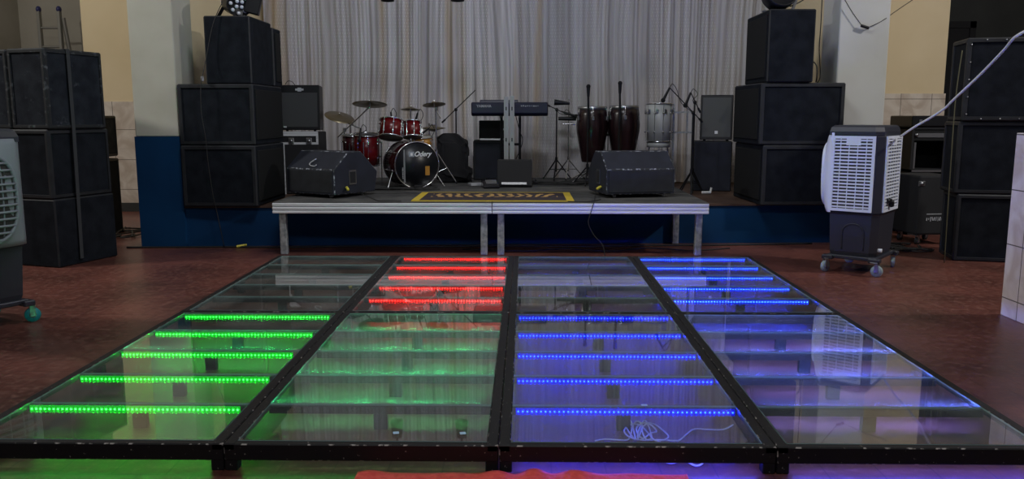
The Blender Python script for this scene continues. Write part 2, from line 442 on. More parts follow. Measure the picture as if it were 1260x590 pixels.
def face_M(p, rz=0, tilt=0):   # lettering standing upright, read from -y, at local point p
    return Matrix.Translation(p) @ Matrix.Rotation(rz, 4, 'Z') @ Matrix.Rotation(PI / 2 + tilt, 4, 'X')

# ============================================================ THE ROOM
b = M1('floor_cement').bx(-9, 8, -3, 14, -.05, 0); struct('floor', b, 'floor_cement')
b = M1('ceiling_paint').bx(-9, 8, -3, 14, 5.6, 5.7); struct('ceiling', b, 'ceiling_paint')
Z = 5.6
b = M1('paint_cream').bx(-5.82, -3.80, 11, 11.2, 0, Z); struct('wall_back_left', b, 'paint_cream')
b = M1('tile_far').bx(-5.80, -3.80, 10.985, 11.0, .12, 1.47).bx(-5.83, -5.80, 10.985, 11.0, .12, 1.47); struct('trim_1', b, 'tile_far')
b = M1('dark_surface').bx(-5.82, -3.80, 10.98, 11.0, 0, .12); struct('baseboard_left', b, 'dark_surface')
b = M1('paint_cream').bx(-3.42, 3.30, 11, 11.2, 0, Z); struct('wall_back', b, 'paint_cream')
b = M1('paint_cream').bx(3.60, 5.47, 11, 11.2, 0, Z); struct('wall_back_right', b, 'paint_cream')
b = M1('tile_far').bx(3.60, 5.49, 10.985, 11.0, 0, 1.57); struct('trim_2', b, 'tile_far')
b = M1('paint_cream').bx(-3.80, -3.42, 8.45, 11.2, 0, Z); struct('wall_stage_left', b, 'paint_cream')
b = M1('paint_cream').bx(3.18, 3.60, 8.87, 11.2, 0, Z); struct('wall_stage_right', b, 'paint_cream')
b = M1('paint_beige').bx(-9, -5.0, 13.2, 13.4, 0, Z); struct('wall_far_left', b, 'paint_beige')
b = M1('paint_beige').bx(-8.1, -7.97, 4, 13.2, 0, Z); struct('wall_left', b, 'paint_beige')
b = M1('blue_board').bx(-7.965, -7.93, 11.7, 12.52, 1.2, 2.56)
tag(b.build('blue_board', 'blue_board'), 'light blue board on the left wall above the speaker stack at the frame edge', 'board')
b = M1('dark_surface').bx(5.2, 8, 13.0, 13.2, 0, Z).bx(7.8, 8.0, 6, 13.2, 0, Z); struct('wall_far_right', b, 'dark_surface')  # dark colour stands in for the unlit room past the opening
b = M1('black_matte').bx(5.95, 6.75, 12.94, 13.0, 0, 2.6).bx(5.86, 5.95, 12.92, 13.0, 0, 2.7).bx(6.75, 6.84, 12.92, 13.0, 0, 2.7).bx(5.86, 6.84, 12.92, 13.0, 2.6, 2.7); struct('door_1', b, 'black_matte')
# pillars
def pillar(name, x0, x1, y0, y1, mat, zb, blue=True):
    b = M1(mat).bx(x0, x1, y0, y1, zb, Z, bevel=.012, seg=2); o = struct(name, b, mat)
    if blue: struct(name + '_blue_base', M1('paint_blue').bx(x0 - .006, x1 + .006, y0 - .006, y1, 0, zb), 'paint_blue', o, 'blue painted lower part')
pillar('wall_pillar_left', -3.785, -3.355, 7.99, 8.45, 'paint_grey', 1.085)
pillar('wall_pillar_right', 3.105, 3.60, 8.40, 8.87, 'paint_white', 1.085)
b = M1('paint_white').bx(3.15, 3.9, 4.2, 5.25, 1.18, Z); struct('wall_right', b, 'paint_white')
b = M1('tile_near').bx(3.11, 3.94, 4.16, 5.295, 0, 1.18, bevel=.004); struct('trim_3', b, 'tile_near')
# permanent stage with blue front
b = MB(); b.mats = ['paint_blue', 'stage_brown']
b.prism([(-3.42, 8.02), (3.18, 8.38), (3.18, 11.0), (-3.42, 11.0)], 'z', 0, .385, mat='paint_blue')
b.prism([(-3.42, 8.00), (3.18, 8.36), (3.18, 11.0), (-3.42, 11.0)], 'z', .385, .405, mat='stage_brown')
struct('floor_stage', b, 'paint_blue')

# ============================================================ DANCE FLOOR
X0 = -2.105; CW = 1.006; Y0 = 2.835; CL = 2.035; ZT = .10
lit = {(0, 0): 'green', (1, 1): 'red', (2, 0): 'blue', (3, 1): 'azure'}
where = {(0, 0): 'front row, leftmost, lit green', (1, 0): 'front row, second from left, unlit, greenish',
         (2, 0): 'front row, third from left, lit deep blue with white cable', (3, 0): 'front row, rightmost, unlit, mirroring the air cooler',
         (0, 1): 'back row, leftmost, dark and unlit', (1, 1): 'back row, second from left, lit red',
         (2, 1): 'back row, third from left, unlit between red and blue ones', (3, 1): 'back row, rightmost, lit bright blue'}
MOD = {}
def gy0_(hy, fw): return -hy + fw - .012
for (ci, ri), wtxt in where.items():
    x0 = X0 + ci * CW; y0 = Y0 + ri * CL
    t = thing('dance_floor_module', 'glass-topped dance floor module, ' + wtxt, 'dance floor', (x0 + CW / 2, y0 + CL / 2, 0), 0, 'light-up dance floor modules')
    MOD[(ci, ri)] = t
    hx, hy = CW / 2 - .0015, CL / 2 - .0015; fw = .042
    b = M1('black_steel')
    b.bx(-hx, hx, -hy, -hy + fw, .04, ZT + .004, bevel=.004, edge='chipped_steel').bx(-hx, hx, hy - fw, hy, ZT - .030, ZT + .004, bevel=.004, edge='chipped_steel')
    b.bx(-hx, -hx + fw, -hy, hy, ZT - .022, ZT + .0055, bevel=.004, edge='chipped_steel').bx(hx - fw, hx, -hy, hy, ZT - .022, ZT + .0055, bevel=.004, edge='chipped_steel')
    b.build('frame', 'black_steel', t)
    for sx in (-1, 1):
        for yy in (-hy + .025, 0, hy - .025):
            b = M1('black_steel').box((sx * (hx - .024), yy, .0385), (.046, .046, .077), bevel=.003)
            b.build('leg', 'black_steel', t)
    gx = hx - fw - .001; gy0 = -hy + fw - .012; gl_ = (2 * hy - 2 * fw + .014) / 5
    glow_ = {(0, 0): ('green', (0, 3)), (1, 0): ('green', (0, 1, 2, 3, 4)), (2, 0): ('violet', (0,)), (3, 0): ('violet', (0, 1, 2, 3, 4)), (2, 1): ('blue', (1, 2, 3, 4)), (3, 1): ('blue', (2, 4))}.get((ci, ri))  # added strips hidden from view, colouring the floor under the panes
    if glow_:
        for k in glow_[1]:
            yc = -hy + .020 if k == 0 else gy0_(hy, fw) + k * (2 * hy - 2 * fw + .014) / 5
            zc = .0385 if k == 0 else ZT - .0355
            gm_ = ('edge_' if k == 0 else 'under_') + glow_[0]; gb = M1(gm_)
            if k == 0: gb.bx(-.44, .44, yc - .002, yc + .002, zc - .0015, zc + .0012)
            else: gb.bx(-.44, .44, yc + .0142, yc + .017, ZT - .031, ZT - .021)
            gb.build('led_strip', gm_, t)['label'] = 'unseen strip added behind or under a bar for its glow'
    for k in range(5):
        ya, yb = gy0 + k * gl_ + .0015, gy0 + (k + 1) * gl_ - .0015
        b = MB(); b.mats = ['pane_glass', 'glass_edge']
        b.bx(-gx, gx, ya, yb, ZT - .001, ZT + .006, mat='pane_glass')
        b.bm.faces.ensure_lookup_table()
        b.bm.normal_update()
        for f in b.bm.faces:
            if abs(f.normal.z) < .5: f.material_index = 1
        p = b.build('glass_pane', 'pane_glass', t)
        if (ci, ri, k) == (1, 0, 0):
            for sx in (.133, .385):
                M1('pale_square').box((sx - .02, -hy + .11, ZT + .0065), (.022, .022, .001), rot=(0, 0, .2)).build('pale_square', 'pale_square', p)['label'] = 'small pale blue square standing in for a reflection'  # solid squares stand in for reflections on the pane
        if (ci, ri, k) == (2, 0, 1):
            M1('pale_square').box((.085, -hy + .425, ZT + .0065), (.025, .018, .001)).build('pale_square', 'pale_square', p)['label'] = 'small pale square'  # another small pale square on the pane
        if k < 4:
            yc = gy0 + (k + 1) * gl_
            b = M1('black_steel').bx(-hx + fw - .002, hx - fw + .002, yc - .010, yc + .014, ZT - .034, ZT - .003)
            cb = b.build('cross_bar', 'black_steel', t)
            M1('black_steel').bx(-.028, .028, yc - .012, yc + .016, 0, ZT - .034).build('centre_post', 'black_steel', cb)
        else: yc = hy - fw + .010
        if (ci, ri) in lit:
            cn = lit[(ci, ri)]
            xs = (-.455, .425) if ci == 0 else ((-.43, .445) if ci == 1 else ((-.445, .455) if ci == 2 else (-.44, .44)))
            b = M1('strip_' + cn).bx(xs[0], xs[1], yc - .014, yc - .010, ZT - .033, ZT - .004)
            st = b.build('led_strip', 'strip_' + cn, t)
            b = M1('diode_' + cn); nD = 48
            for i in range(nD):
                xx = xs[0] + .01 + (xs[1] - xs[0] - .02) * i / (nD - 1)
                b.box((xx, yc - .0155, ZT - .018), (.0062, .003, .0062))
            b.build('diodes', 'diode_' + cn, st)

# cable coil under the deep blue module
def onfloor(px, py, z=.006):
    d = _f + _r * (px - 630) / F - _u * (py - 295) / F
    p = Vector((0, 0, CAMH)) + d * ((z - CAMH) / d.z); return (p.x, p.y, z)
P = [(732, 543), (745, 541), (770, 542), (776, 536), (777, 520), (768, 513), (762, 517), (770, 526), (776, 535), (782, 541), (779, 525), (784, 519), (790, 524), (785, 541), (786, 530),
     (794, 518), (802, 538), (795, 541), (790, 528), (798, 522), (808, 531), (800, 534), (790, 540), (783, 528), (792, 521), (806, 523), (820, 534), (822, 539), (814, 543), (805, 542),
     (798, 534), (788, 524), (776, 523), (768, 530), (774, 538), (790, 542), (812, 542), (832, 543), (838, 541), (853, 529), (870, 529), (890, 529), (902, 523)]
tag(M1('cable_white').tube([onfloor(x, y, .005 + .018 * (i % 5) / 5 if 3 < i < 36 else .005) for i, (x, y) in enumerate(P)], .0034, 5).build('white_cable', 'cable_white'), 'tangled white cable lying under the glass of the deep blue module', 'cable')
P = [(806, 552), (815, 565), (822, 570), (831, 569.5), (838, 564), (848, 570), (857, 574), (864, 571), (867, 564), (866, 552)]
tag(M1('cable_white').tube([onfloor(x, y, .006) for x, y in P], .0038, 6).build('white_cable', 'cable_white'), 'short loop of white cable on the floor below the front beam beside the red carpet', 'cable')
# red carpet edge
b = M1('red_carpet'); nx, ny = 120, 24
def carz(u, vv):
    return .014 + .010 * math.exp(-vv * 9) * (1 + math.sin(u * 34 + math.sin(u * 9) * 1.5)) * (.55 + .45 * math.sin(u * 7.3 + 1))
grid = []; gridb = []
for j in range(ny + 1):
    vv = j / ny; row = []; rowb = []
    for i in range(nx + 1):
        u = -.60 + 1.185 * i / nx
        yy = 2.800 + .004 * math.sin(u * 23) - 1.6 * vv ** 1.5
        row.append(b.bm.verts.new((u - .015 * vv, yy, carz(u, vv)))); rowb.append(b.bm.verts.new((u - .015 * vv, yy, max(0.001, carz(u, vv) - .012))))
    grid.append(row); gridb.append(rowb)
for g_ in (grid, gridb):
    for j in range(ny):
        for i in range(nx):
            f = b.bm.faces.new((g_[j][i], g_[j][i + 1], g_[j + 1][i + 1], g_[j + 1][i])); f.smooth = True
for i in range(nx):
    b.bm.faces.new((grid[0][i], gridb[0][i], gridb[0][i + 1], grid[0][i + 1])); b.bm.faces.new((grid[ny][i], grid[ny][i + 1], gridb[ny][i + 1], gridb[ny][i]))
for j in range(ny):
    b.bm.faces.new((grid[j][0], grid[j + 1][0], gridb[j + 1][0], gridb[j][0])); b.bm.faces.new((grid[j][nx], gridb[j][nx], gridb[j + 1][nx], grid[j + 1][nx]))
tag(b.build('carpet_runner', 'red_carpet'), 'red carpet runner with wavy edge on the floor at the bottom of the photo', 'carpet')

# ============================================================ METAL STAGE
def deck(x0, x1, label):
    y0, y1 = 7.50, 8.50
    y1 = 8.34
    t = thing('stage_deck', label, 'stage', ((x0 + x1) / 2, (y0 + y1) / 2, 0), 0, 'metal stage decks')
    hx = (x1 - x0) / 2; hy = (y1 - y0) / 2
    b = M1('aluminium')
    b.bx(-hx, hx, -hy + .004, -hy + .035, .395, .488)
    for z0, z1 in ((.395, .418), (.428, .452), (.462, .490)): b.bx(-hx, hx, -hy - .008, -hy + .006, z0, z1, bevel=.004)
    b.bx(-hx, -hx + .03, -hy + .035, hy, .41, .485).bx(hx - .03, hx, -hy + .035, hy, .41, .485).bx(-hx + .03, hx - .03, hy - .03, hy, .41, .485)
    b.build('frame', 'aluminium', t)
    M1('stage_carpet').bx(-hx + .001, hx - .001, -hy + .002, hy, .486, .495).build('deck_panel', 'stage_carpet', t)
    for sx in (-1, 1):
        for sy in (-1, 1):
            xx = sx * (hx - .09) if sy > 0 and False else sx * (hx - .075 if sy < 0 else hx - .16)
            b = M1('galvanised').box((xx, sy * (hy - .075), .2025), (.062, .062, .405), bevel=.006)
            b.bx(xx - .012, xx + .012, sy * (hy - .075) - .034, sy * (hy - .075) - .028, .01, .40, mat='galvanised')
            b.build('leg', 'galvanised', t)
    return t
deck(-2.325, -.303, 'left aluminium-edged stage deck on galvanised legs, under the left floor monitor')
deck(-.297, 1.682, 'right aluminium-edged stage deck on galvanised legs, under the right floor monitor')
b = M1('stage_carpet').bx(-2.32, 1.68, 8.40, 10.60, .405, .494)
tag(b.build('carpeted_riser', 'stage_carpet'), 'low grey carpeted riser under the band instruments behind the metal decks', 'platform')
# rug
t = thing('rug', 'black stage rug with yellow border and gold lettering-like pattern at the deck edge', 'rug', (-.30, 8.04, .495), 0)
M1('rug_field').box((0, 0, .004), (1.40, .80, .008)).build('field', 'rug_field', t)
b = M1('yellow_tape').bx(-.76, -.69, -.43, .43, 0, .009).bx(.69, .76, -.43, .43, 0, .009).bx(-.69, .69, -.43, -.395, 0, .009).bx(-.69, .69, .395, .43, 0, .009)
b.build('border', 'yellow_tape', t)['label'] = 'yellow border'
# curtain
b = M1('sheer'); nx, nz = 900, 40
rows = []
for j in range(nz + 1):
    zz = .425 + (4.6 - .425) * j / nz; row = []
    for i in range(nx + 1):
        x = -3.36 + 6.50 * i / nx
        n1 = noise.noise(Vector((x * 1.6, 0, 3.1))); n2 = noise.noise(Vector((x * 5, zz * .15, 9.1))); n3 = noise.noise(Vector((x * 14, zz * .2, 2.7)))
        drift = .12 * noise.noise(Vector((x * .8, zz * .45, 0)))
        ph = (x + drift) * 42 + n1 * 9
        d = .016 * math.sin(ph) * (.6 + .8 * n2) + .035 * n2 + .014 * n3 + .006 * math.sin(ph * 2.7 + n2 * 5) + .02 * n1
        row.append(b.bm.verts.new((x, 10.80 + d, zz)))
    rows.append(row)
for j in range(nz):
    for i in range(nx):
        f = b.bm.faces.new((rows[j][i], rows[j][i + 1], rows[j + 1][i + 1], rows[j + 1][i])); f.smooth = True
tag(b.build('sheer_curtain', 'sheer'), 'white sheer sequinned curtain hanging across the back of the stage', 'curtain')

# ============================================================ SPEAKER CABINETS
def cabinet(name, label, loc, rz, W, D, H, group=None, mat='cabinet_carpet', inset=.035, grille='+x', cat='speaker', cleat=True, edge='cabinet_rim'):
    t = thing(name, label, cat, loc, rz, group)
    b = M1(mat); b.mats = [mat, edge]
    b.box((0, 0, H / 2), (W, D, H), bevel=.012, edge=edge)
    b.bm.normal_update()
    side = {'+x': Vector((1, 0, 0)), '-x': Vector((-1, 0, 0)), '-y': Vector((0, -1, 0)), '': Vector((0, 0, 9))}[grille]
    big = [f for f in b.bm.faces if abs(f.normal.z) < .3 and f.calc_area() > W * H * .2 and f.normal.y < .5 and (f.normal - side).length > .3]
    if inset:
        rr = bmesh.ops.inset_individual(b.bm, faces=big, thickness=inset, depth=0)
        b._paint(rr['faces'], edge)
        r2 = bmesh.ops.inset_individual(b.bm, faces=big, thickness=.004, depth=-.012); b._paint(r2['faces'], edge)
    b.build('body', mat, t)
    if grille in ('+x', '-x'):
        s = 1 if grille == '+x' else -1
        M1('grille_dark').bx(s * (W / 2 - .004), s * (W / 2 + .012), -D / 2 + .05, D / 2 - .05, .05, H - .05, bevel=.005).build('grille', 'grille_dark', t)
    elif grille == '-y':
        M1('grille_dark').bx(-W / 2 + .04, W / 2 - .04, -D / 2 - .012, -D / 2 + .004, .04, H - .04, bevel=.005).build('grille', 'grille_dark', t)
    return t
def cable(label, pts, r=.005, mat='cable_black', name='cable', group=None):
    return tag(M1(mat).tube(pts, r, 6).build(name, mat), label, 'cable', group)

g = 'subwoofers stacked on the stage'
cabinet('subwoofer', 'lowest black subwoofer of the left stage stack, on the blue stage edge', (-2.970, 8.42, .405), 0, .73, .95, .595, g)
cabinet('subwoofer', 'black subwoofer second from bottom in the left stage stack', (-2.975, 8.44, 1.002), 0, .735, .95, .585, g)
cabinet('subwoofer', 'lowest black subwoofer of the right stage stack, on the blue stage edge', (2.715, 8.62, .405), R(2), .80, .96, .595, g, grille='-x')
cabinet('subwoofer', 'black subwoofer second from bottom in the right stage stack', (2.69, 8.62, 1.002), R(1), .82, .96, .60, g, grille='-x')
g = 'top speakers on the stage stacks'
cabinet('speaker_cabinet', 'black speaker topping the left stage stack, front box of two', (-2.865, 8.40, 1.589), 0, .445, .68, .645, g, inset=0, grille='')
cabinet('speaker_cabinet', 'narrow black speaker behind the front one atop the left stage stack', (-2.79, 8.895, 1.589), 0, .32, .27, .605, g, inset=.02, grille='+x')
cabinet('speaker_cabinet', 'black speaker topping the right stage stack under the dark spotlight', (2.555, 8.52, 1.604), 0, .445, .80, .69, g, inset=0, grille='-x')

# floor stacks left
g = 'boxes in the left floor stack'
def fl(dx, dy): # along stack
    return (-3.96, 6.83)
ang = R(-17)   # front face normal turns to the left of the camera axis
ax = Vector((math.cos(ang), math.sin(ang), 0)); ay = Vector((-math.sin(ang), math.cos(ang), 0))
cor = Vector((-3.96, 6.83, 0))
def by_corner(c, W, D, z): p = c - ax * (W / 2) + ay * (D / 2); return (p.x, p.y, z)
cabinet('speaker_cabinet', 'lowest black box of the left floor stack behind the left air cooler', by_corner(cor, .80, .66, 0), ang, .80, .66, .585, g, inset=0, grille='')
cabinet('speaker_cabinet', 'middle black box of the left floor stack with a worn front', by_corner(cor + Vector((-.01, 0, 0)), .80, .66, .587), ang, .80, .66, .585, g, inset=.03, mat='cabinet_carpet', grille='')
t1 = cabinet('speaker_cabinet', 'black box with scuffed rim on top of the left floor stack, right of two', by_corner(cor + Vector((.01, 0, 0)), .40, .62, 1.174), ang, .40, .62, .665, g, inset=.03, mat='cabinet_worn', grille='', edge='cabinet_edge')
cabinet('speaker_cabinet', 'black box on top of the left floor stack cut by the frame edge', by_corner(cor + Vector((.01, 0, 0)) - ax * .405, .40, .62, 1.174), ang, .40, .62, .66, g, inset=.03, mat='cabinet_worn', grille='', edge='cabinet_edge')
# strap down the side of that stack
def side_pt(s, z, out=.006, base=cor): p = base + ay * s + ax * (out + .011); return Vector((p.x, p.y, z))
b = M1('strap_grey')
for (s0, z0), (s1, z1) in (((.245, 1.842), (.245, 1.174)), ((.245, 1.174), (.225, .05))):
    a0, a1 = side_pt(s0, z0), side_pt(s1, z1)
    wv = ay * .018
    vs = []
    for p in (a0, a1):
        for q_ in (-wv, wv):
            for o_ in (0, .003): vs.append(b.bm.verts.new(p + q_ + ax * o_))
    for f in ((0, 1, 3, 2), (4, 6, 7, 5), (0, 4, 5, 1), (2, 3, 7, 6), (0, 2, 6, 4), (1, 5, 7, 3)): b.bm.faces.new([vs[i] for i in f])
a0 = side_pt(.245, 1.843); p = a0 - ax * .80
b.box(((a0.x + p.x) / 2, (a0.y + p.y) / 2, 1.8425), (.80, .036, .004), rot=(0, 0, ang))
tag(b.build('strap', 'strap_grey'), 'grey ratchet strap running down the side of the left floor stack', 'strap')
# small cabinets behind
cabinet('small_speaker', 'tall narrow black speaker on the floor between the left stack and the pillar', (-4.63, 8.95, 0), 0, .24, .3, .82, None, inset=.015, grille='')
cabinet('small_speaker', 'small brownish speaker on top of the narrow black one behind the left stack', (-4.64, 8.95, .845), 0, .26, .3, .44, None, inset=.02, mat='cabinet_worn', grille='')
# right floor stack
g = 'boxes in the right floor stack'
cabinet('speaker_cabinet', 'lowest black box of the right floor stack beside the tiled pillar', (4.20, 7.47, 0), R(-12), .66, .45, .60, g, inset=.03, grille='')
cabinet('speaker_cabinet', 'middle black box of the right floor stack beside the tiled pillar', (4.18, 7.48, .602), R(-12), .68, .45, .635, g, inset=.03, grille='')
cabinet('speaker_cabinet', 'top black box of the right floor stack with bolts around its face', (4.15, 7.47, 1.239), R(-12), .60, .45, .71, g, inset=.035, grille='')
# bolts on that box
top = bpy.data.objects[ [o.name for o in bpy.data.objects if o.name.startswith('speaker_cabinet') and o.parent is None][-1] ]
for bx_, bz_ in [(sx * .268, .06 + i * .148) for i in range(5) for sx in (-1, 1)] + [(-.15 + i * .15, zz) for i in range(3) for zz in (.02, .69)]:
    M1('steel_dull').cyl((bx_, -.224, bz_), (bx_, -.229, bz_), .006, seg=8).build('bolt', 'steel_dull', top)
# olive cord
pts = [at(1184, 62, 7.15), at(1176, 120, 7.14), at(1170, 200, 7.14), at(1162, 322, 7.14)]
pts[-1].z = .01
tag(M1('olive_cord').tube(pts, .0045, 6).build('cord', 'olive_cord'), 'olive cord hanging down the front of the right floor stack', 'cord')

# ============================================================ RACKS BEHIND RIGHT COOLER
def castor(o, x, y, parent, r=.035, wheel='rubber', h=None, rz=.4, name='castor'):
    h = h or r * 2 + .03
    c_, s_ = math.cos(rz), math.sin(rz)
    b = M1('steel_dull').box((x, y, h - .006), (.06, .06, .008), rot=(0, 0, rz), bevel=.002)
    ox, oy = x + c_ * .018, y + s_ * .018
    for k in (-1, 1):
        p = Vector((ox - s_ * .016 * k, oy + c_ * .016 * k, 0))
        b.box((p.x, p.y, (h + r * .8) / 2), (.03, .004, h - r * .8), rot=(0, 0, rz))
    k = b.build(name, 'steel_dull', parent)
    b = M1(wheel).cyl((ox + s_ * .012, oy - c_ * .012, r), (ox - s_ * .012, oy + c_ * .012, r), r, seg=20)
    b.cyl((ox + s_ * .014, oy - c_ * .014, r), (ox - s_ * .014, oy + c_ * .014, r), r * .45, seg=12, mat='steel_dull')
    b.build('wheel', wheel, k)
t = thing('flight_case', 'black flight case on castors with metal corners behind the right air cooler', 'case', (4.06, 8.42, 0), R(8))
b = M1('black_matte').bx(-.19, .19, -.21, .21, .105, .70, bevel=.02, seg=2); b.build('body', 'black_matte', t)
for sx in (-1, 1):
    b = M1('steel_dull').box((sx * .165, -.213, .62), (.07, .006, .05), bevel=.002); b.cyl((sx * .165, -.216, .62), (sx * .165, -.222, .62), .02, seg=14); b.build('corner_plate', 'steel_dull', t)
    for sy in (-1, 1): castor(None, sx * .14, sy * .15, t, r=.036, h=.105)
b = M1('ink_grey'); rm = random.Random(3)
for i in range(9): b.box((-.085 + i * .02, -.212, .265 + rm.uniform(-.004, .004)), (rm.uniform(.006, .014), .003, rm.uniform(.02, .045)), rot=(0, rm.uniform(-.3, .3), 0))
b.build('worn_marks', 'ink_grey', t)['label'] = 'worn illegible grey marks'
M1('ink_grey').box((0, -.2125, .315), (.18, .003, .008)).build('stencil_line', 'ink_grey', t)
t = thing('equipment_rack', 'black open equipment rack behind the flight case, right of the air cooler', 'rack', (4.42, 9.2, 0), 0)
b = M1('black_matte').bx(-.27, -.245, -.25, .25, 0, 1.16).bx(.245, .27, -.25, .25, 0, 1.16).bx(-.27, .27, .23, .25, 0, 1.16).bx(-.27, .27, -.25, .25, 1.14, 1.17).bx(-.27, .27, -.25, .25, 0, .06).bx(-.27, .27, -.25, .25, .68, .71)
b.build('case', 'black_matte', t)
b = M1('grille_dark').bx(-.245, .245, -.24, -.1, 1.02, 1.135); b.bx(-.21, .21, -.248, -.238, 1.055, 1.10, mat='steel_dull')
for k in (-1, 1): b.cyl((k * .225, -.24, 1.08), (k * .225, -.262, 1.08), .018, seg=10, mat='steel_dull')
b.build('amplifier', 'grille_dark', t)
b = M1('steel_dull').bx(-.235, -.215, -.24, -.235, .72, 1.0).bx(.13, .15, -.24, -.235, .80, 1.0); b.build('rail', 'steel_dull', t)
M1('steel_dull').bx(-.25, .25, -.255, -.248, .685, .705).build('edge_strip', 'steel_dull', t)
t = thing('mixer_lid', 'flat black case lid lying on top of the equipment rack', 'case', (4.42, 9.2, 1.17), 0)
b = M1('black_plastic').bx(-.29, .29, -.27, .27, 0, .115, bevel=.01)
for k in (-1, 1): b.box((k * .2, -.272, .06), (.03, .008, .03), mat='steel_dull')
b.build('lid', 'black_plastic', t)

# ============================================================ AIR COOLERS
def cooler(label, loc, rz, panel='cooler_white'):
    # local: -y = side panel, +x = back panel, -x = rounded front with fan grille
    t = thing('air_cooler', label, 'air cooler', loc, rz, 'portable air coolers')
    L1, L2 = .40, .56
    hx, hy = L1 / 2, L2 / 2
    ch = .055
    poly = [(-hx, -hy), (hx - ch, -hy), (hx, -hy + ch), (hx, hy - ch), (hx - ch, hy), (-hx, hy)]
    b = M1('cooler_dark').prism(poly, 'z', .50, 1.13, bevel=.008)
    b.build('housing', 'cooler_dark', t)
    # top cap, tapered
    b = M1('cooler_dark'); rings = []
    for sc, zz in ((1.03, 1.13), (1.03, 1.16), (.98, 1.195), (.90, 1.21)):
        rings.append([b.bm.verts.new((x * sc - (.015), y * sc, zz)) for x, y in poly])
    for a, c_ in zip(rings, rings[1:]):
        for i in range(len(poly)):
            j = (i + 1) % len(poly); b.bm.faces.new((a[i], a[j], c_[j], c_[i]))
    b.bm.faces.new(rings[0]); b.bm.faces.new(rings[-1])
    b.build('top_cap', 'cooler_dark', t)
    # tank
    b = M1('cooler_dark'); rings = []
    for sc, zz in ((.86, .145), (.90, .18), (.955, .485), (1.0, .50)):
        rings.append([b.bm.verts.new((x * sc, y * sc, zz)) for x, y in poly])
    for a, c_ in zip(rings, rings[1:]):
        for i in range(len(poly)):
            j = (i + 1) % len(poly); b.bm.faces.new((a[i], a[j], c_[j], c_[i]))
    b.bm.faces.new(rings[0]); b.bm.faces.new(rings[-1])
    tk = b.build('water_tank', 'cooler_dark', t)
    # arch relief on the side of the tank
    for s in (-1, 1):
        pts = [(-.085, .20), (-.085, .34), (-.07, .38), (-.04, .405), (0, .413), (.04, .405), (.07, .38), (.085, .34), (.085, .20)]
        P3 = [(x, s * (hy * (.90 + .055 * (z - .18) / .305) + .001), z) for x, z in pts]
        M1('cooler_dark').tube(P3, .006, 6).build('arch_rib', 'cooler_dark', tk)
    M1('cooler_white').cyl((hx * .9, -hy * .62, .20), (hx * .9 + .03, -hy * .62, .20), .016, seg=12).build('drain_plug', 'cooler_white', tk)
    # side louvre panels
    def louvre(parent, u0, u1, z0, z1, P, nrow, cols, mat):
        b = M1(mat); fr_ = .022
        def bb(ua, ub, za, zb, d0, d1, mt=None):
            q = [P(ua, za, d0), P(ub, za, d0), P(ub, zb, d0), P(ua, zb, d0), P(ua, za, d1), P(ub, za, d1), P(ub, zb, d1), P(ua, zb, d1)]
            vs = [b.bm.verts.new(p) for p in q]
            fs = [b.bm.faces.new([vs[i] for i in f]) for f in ((0, 1, 2, 3), (7, 6, 5, 4), (0, 4, 5, 1), (1, 5, 6, 2), (2, 6, 7, 3), (3, 7, 4, 0))]
            if mt: b._paint(fs, mt)
        bb(u0, u0 + fr_, z0, z1, 0, .014); bb(u1 - fr_, u1, z0, z1, 0, .014); bb(u0 + fr_, u1 - fr_, z0, z0 + fr_, 0, .014); bb(u0 + fr_, u1 - fr_, z1 - fr_, z1, 0, .014)
        uc = (u0 + u1) / 2
        bb(uc - .055, uc + .055, z1 - .075, z1 - fr_, 0, .014)    # hand grip block
        H_ = z1 - z0 - 2 * fr_
        for i in range(nrow):
            za = z0 + fr_ + H_ * (i + .28) / nrow; bb(u0 + fr_, u1 - fr_, za, za + H_ / nrow * .46, .002, .012)
        for k in range(1, cols):
            u = u0 + (u1 - u0) * k / cols; bb(u - .003, u + .003, z0 + fr_, z1 - fr_, .001, .009)
        bb(u0 + .005, u1 - .005, z0 + .005, z1 - .005, -.004, .001, 'cooler_inner')
        return b.build('louvre_panel', mat, parent)
    for s in (-1, 1):
        louvre(t, -hx + .005, hx - ch - .005, .515, 1.125, lambda u, z, d, s=s: Vector((u, s * (hy + d), z)), 21, 5, panel)
    bk_ = louvre(t, -hy + ch + .01, hy - ch - .01, .515, 1.125, lambda u, z, d: Vector((hx + d, u, z)), 21, 6, panel)
    M1('black_plastic').box((hx + .02, -.09, .60), (.03, .10, .035), bevel=.008).box((hx + .03, -.05, .575), (.03, .05, .05), bevel=.006).build('switch_box', 'black_plastic', bk_)
    # bulged front with side flange
    b = M1(panel)
    zs = [.50 + .65 * i / 20 for i in range(21)]
    prof = []
    ny = 16
    rows = []
    for z in zs:
        tz = (z - .50) / .65
        bulge = .055 + .055 * math.sin(PI * tz) ** .6
        rows.append([b.bm.verts.new((-hx - bulge * (1 - abs(2 * j / ny - 1) ** 4), -hy - .012 + (L2 + .024) * j / ny, z)) for j in range(ny + 1)])
    for r0, r1 in zip(rows, rows[1:]):
        for j in range(ny): f = b.bm.faces.new((r0[j], r0[j + 1], r1[j + 1], r1[j])); f.smooth = True
    rim = [r[0] for r in rows] + rows[-1][1:] + [r[-1] for r in reversed(rows[:-1])] + list(reversed(rows[0][1:-1]))
    base = [b.bm.verts.new((-hx + .02, v.co.y, v.co.z)) for v in rim]
    for i in range(len(rim)):
        j = (i + 1) % len(rim); b.bm.faces.new((rim[i], rim[j], base[j], base[i]))
    fp = b.build('front_panel', panel, t)
    # oval grille on the front
    b = M1(panel); cz, ry, rz_ = .80, .215, .27
    def fx(y, z):
        tz = max(0, min(1, (z - .50) / .65)); return -hx - (.055 + .055 * math.sin(PI * tz) ** .6) * (1 - abs(2 * (y + hy + .012) / (L2 + .024) - 1) ** 4)
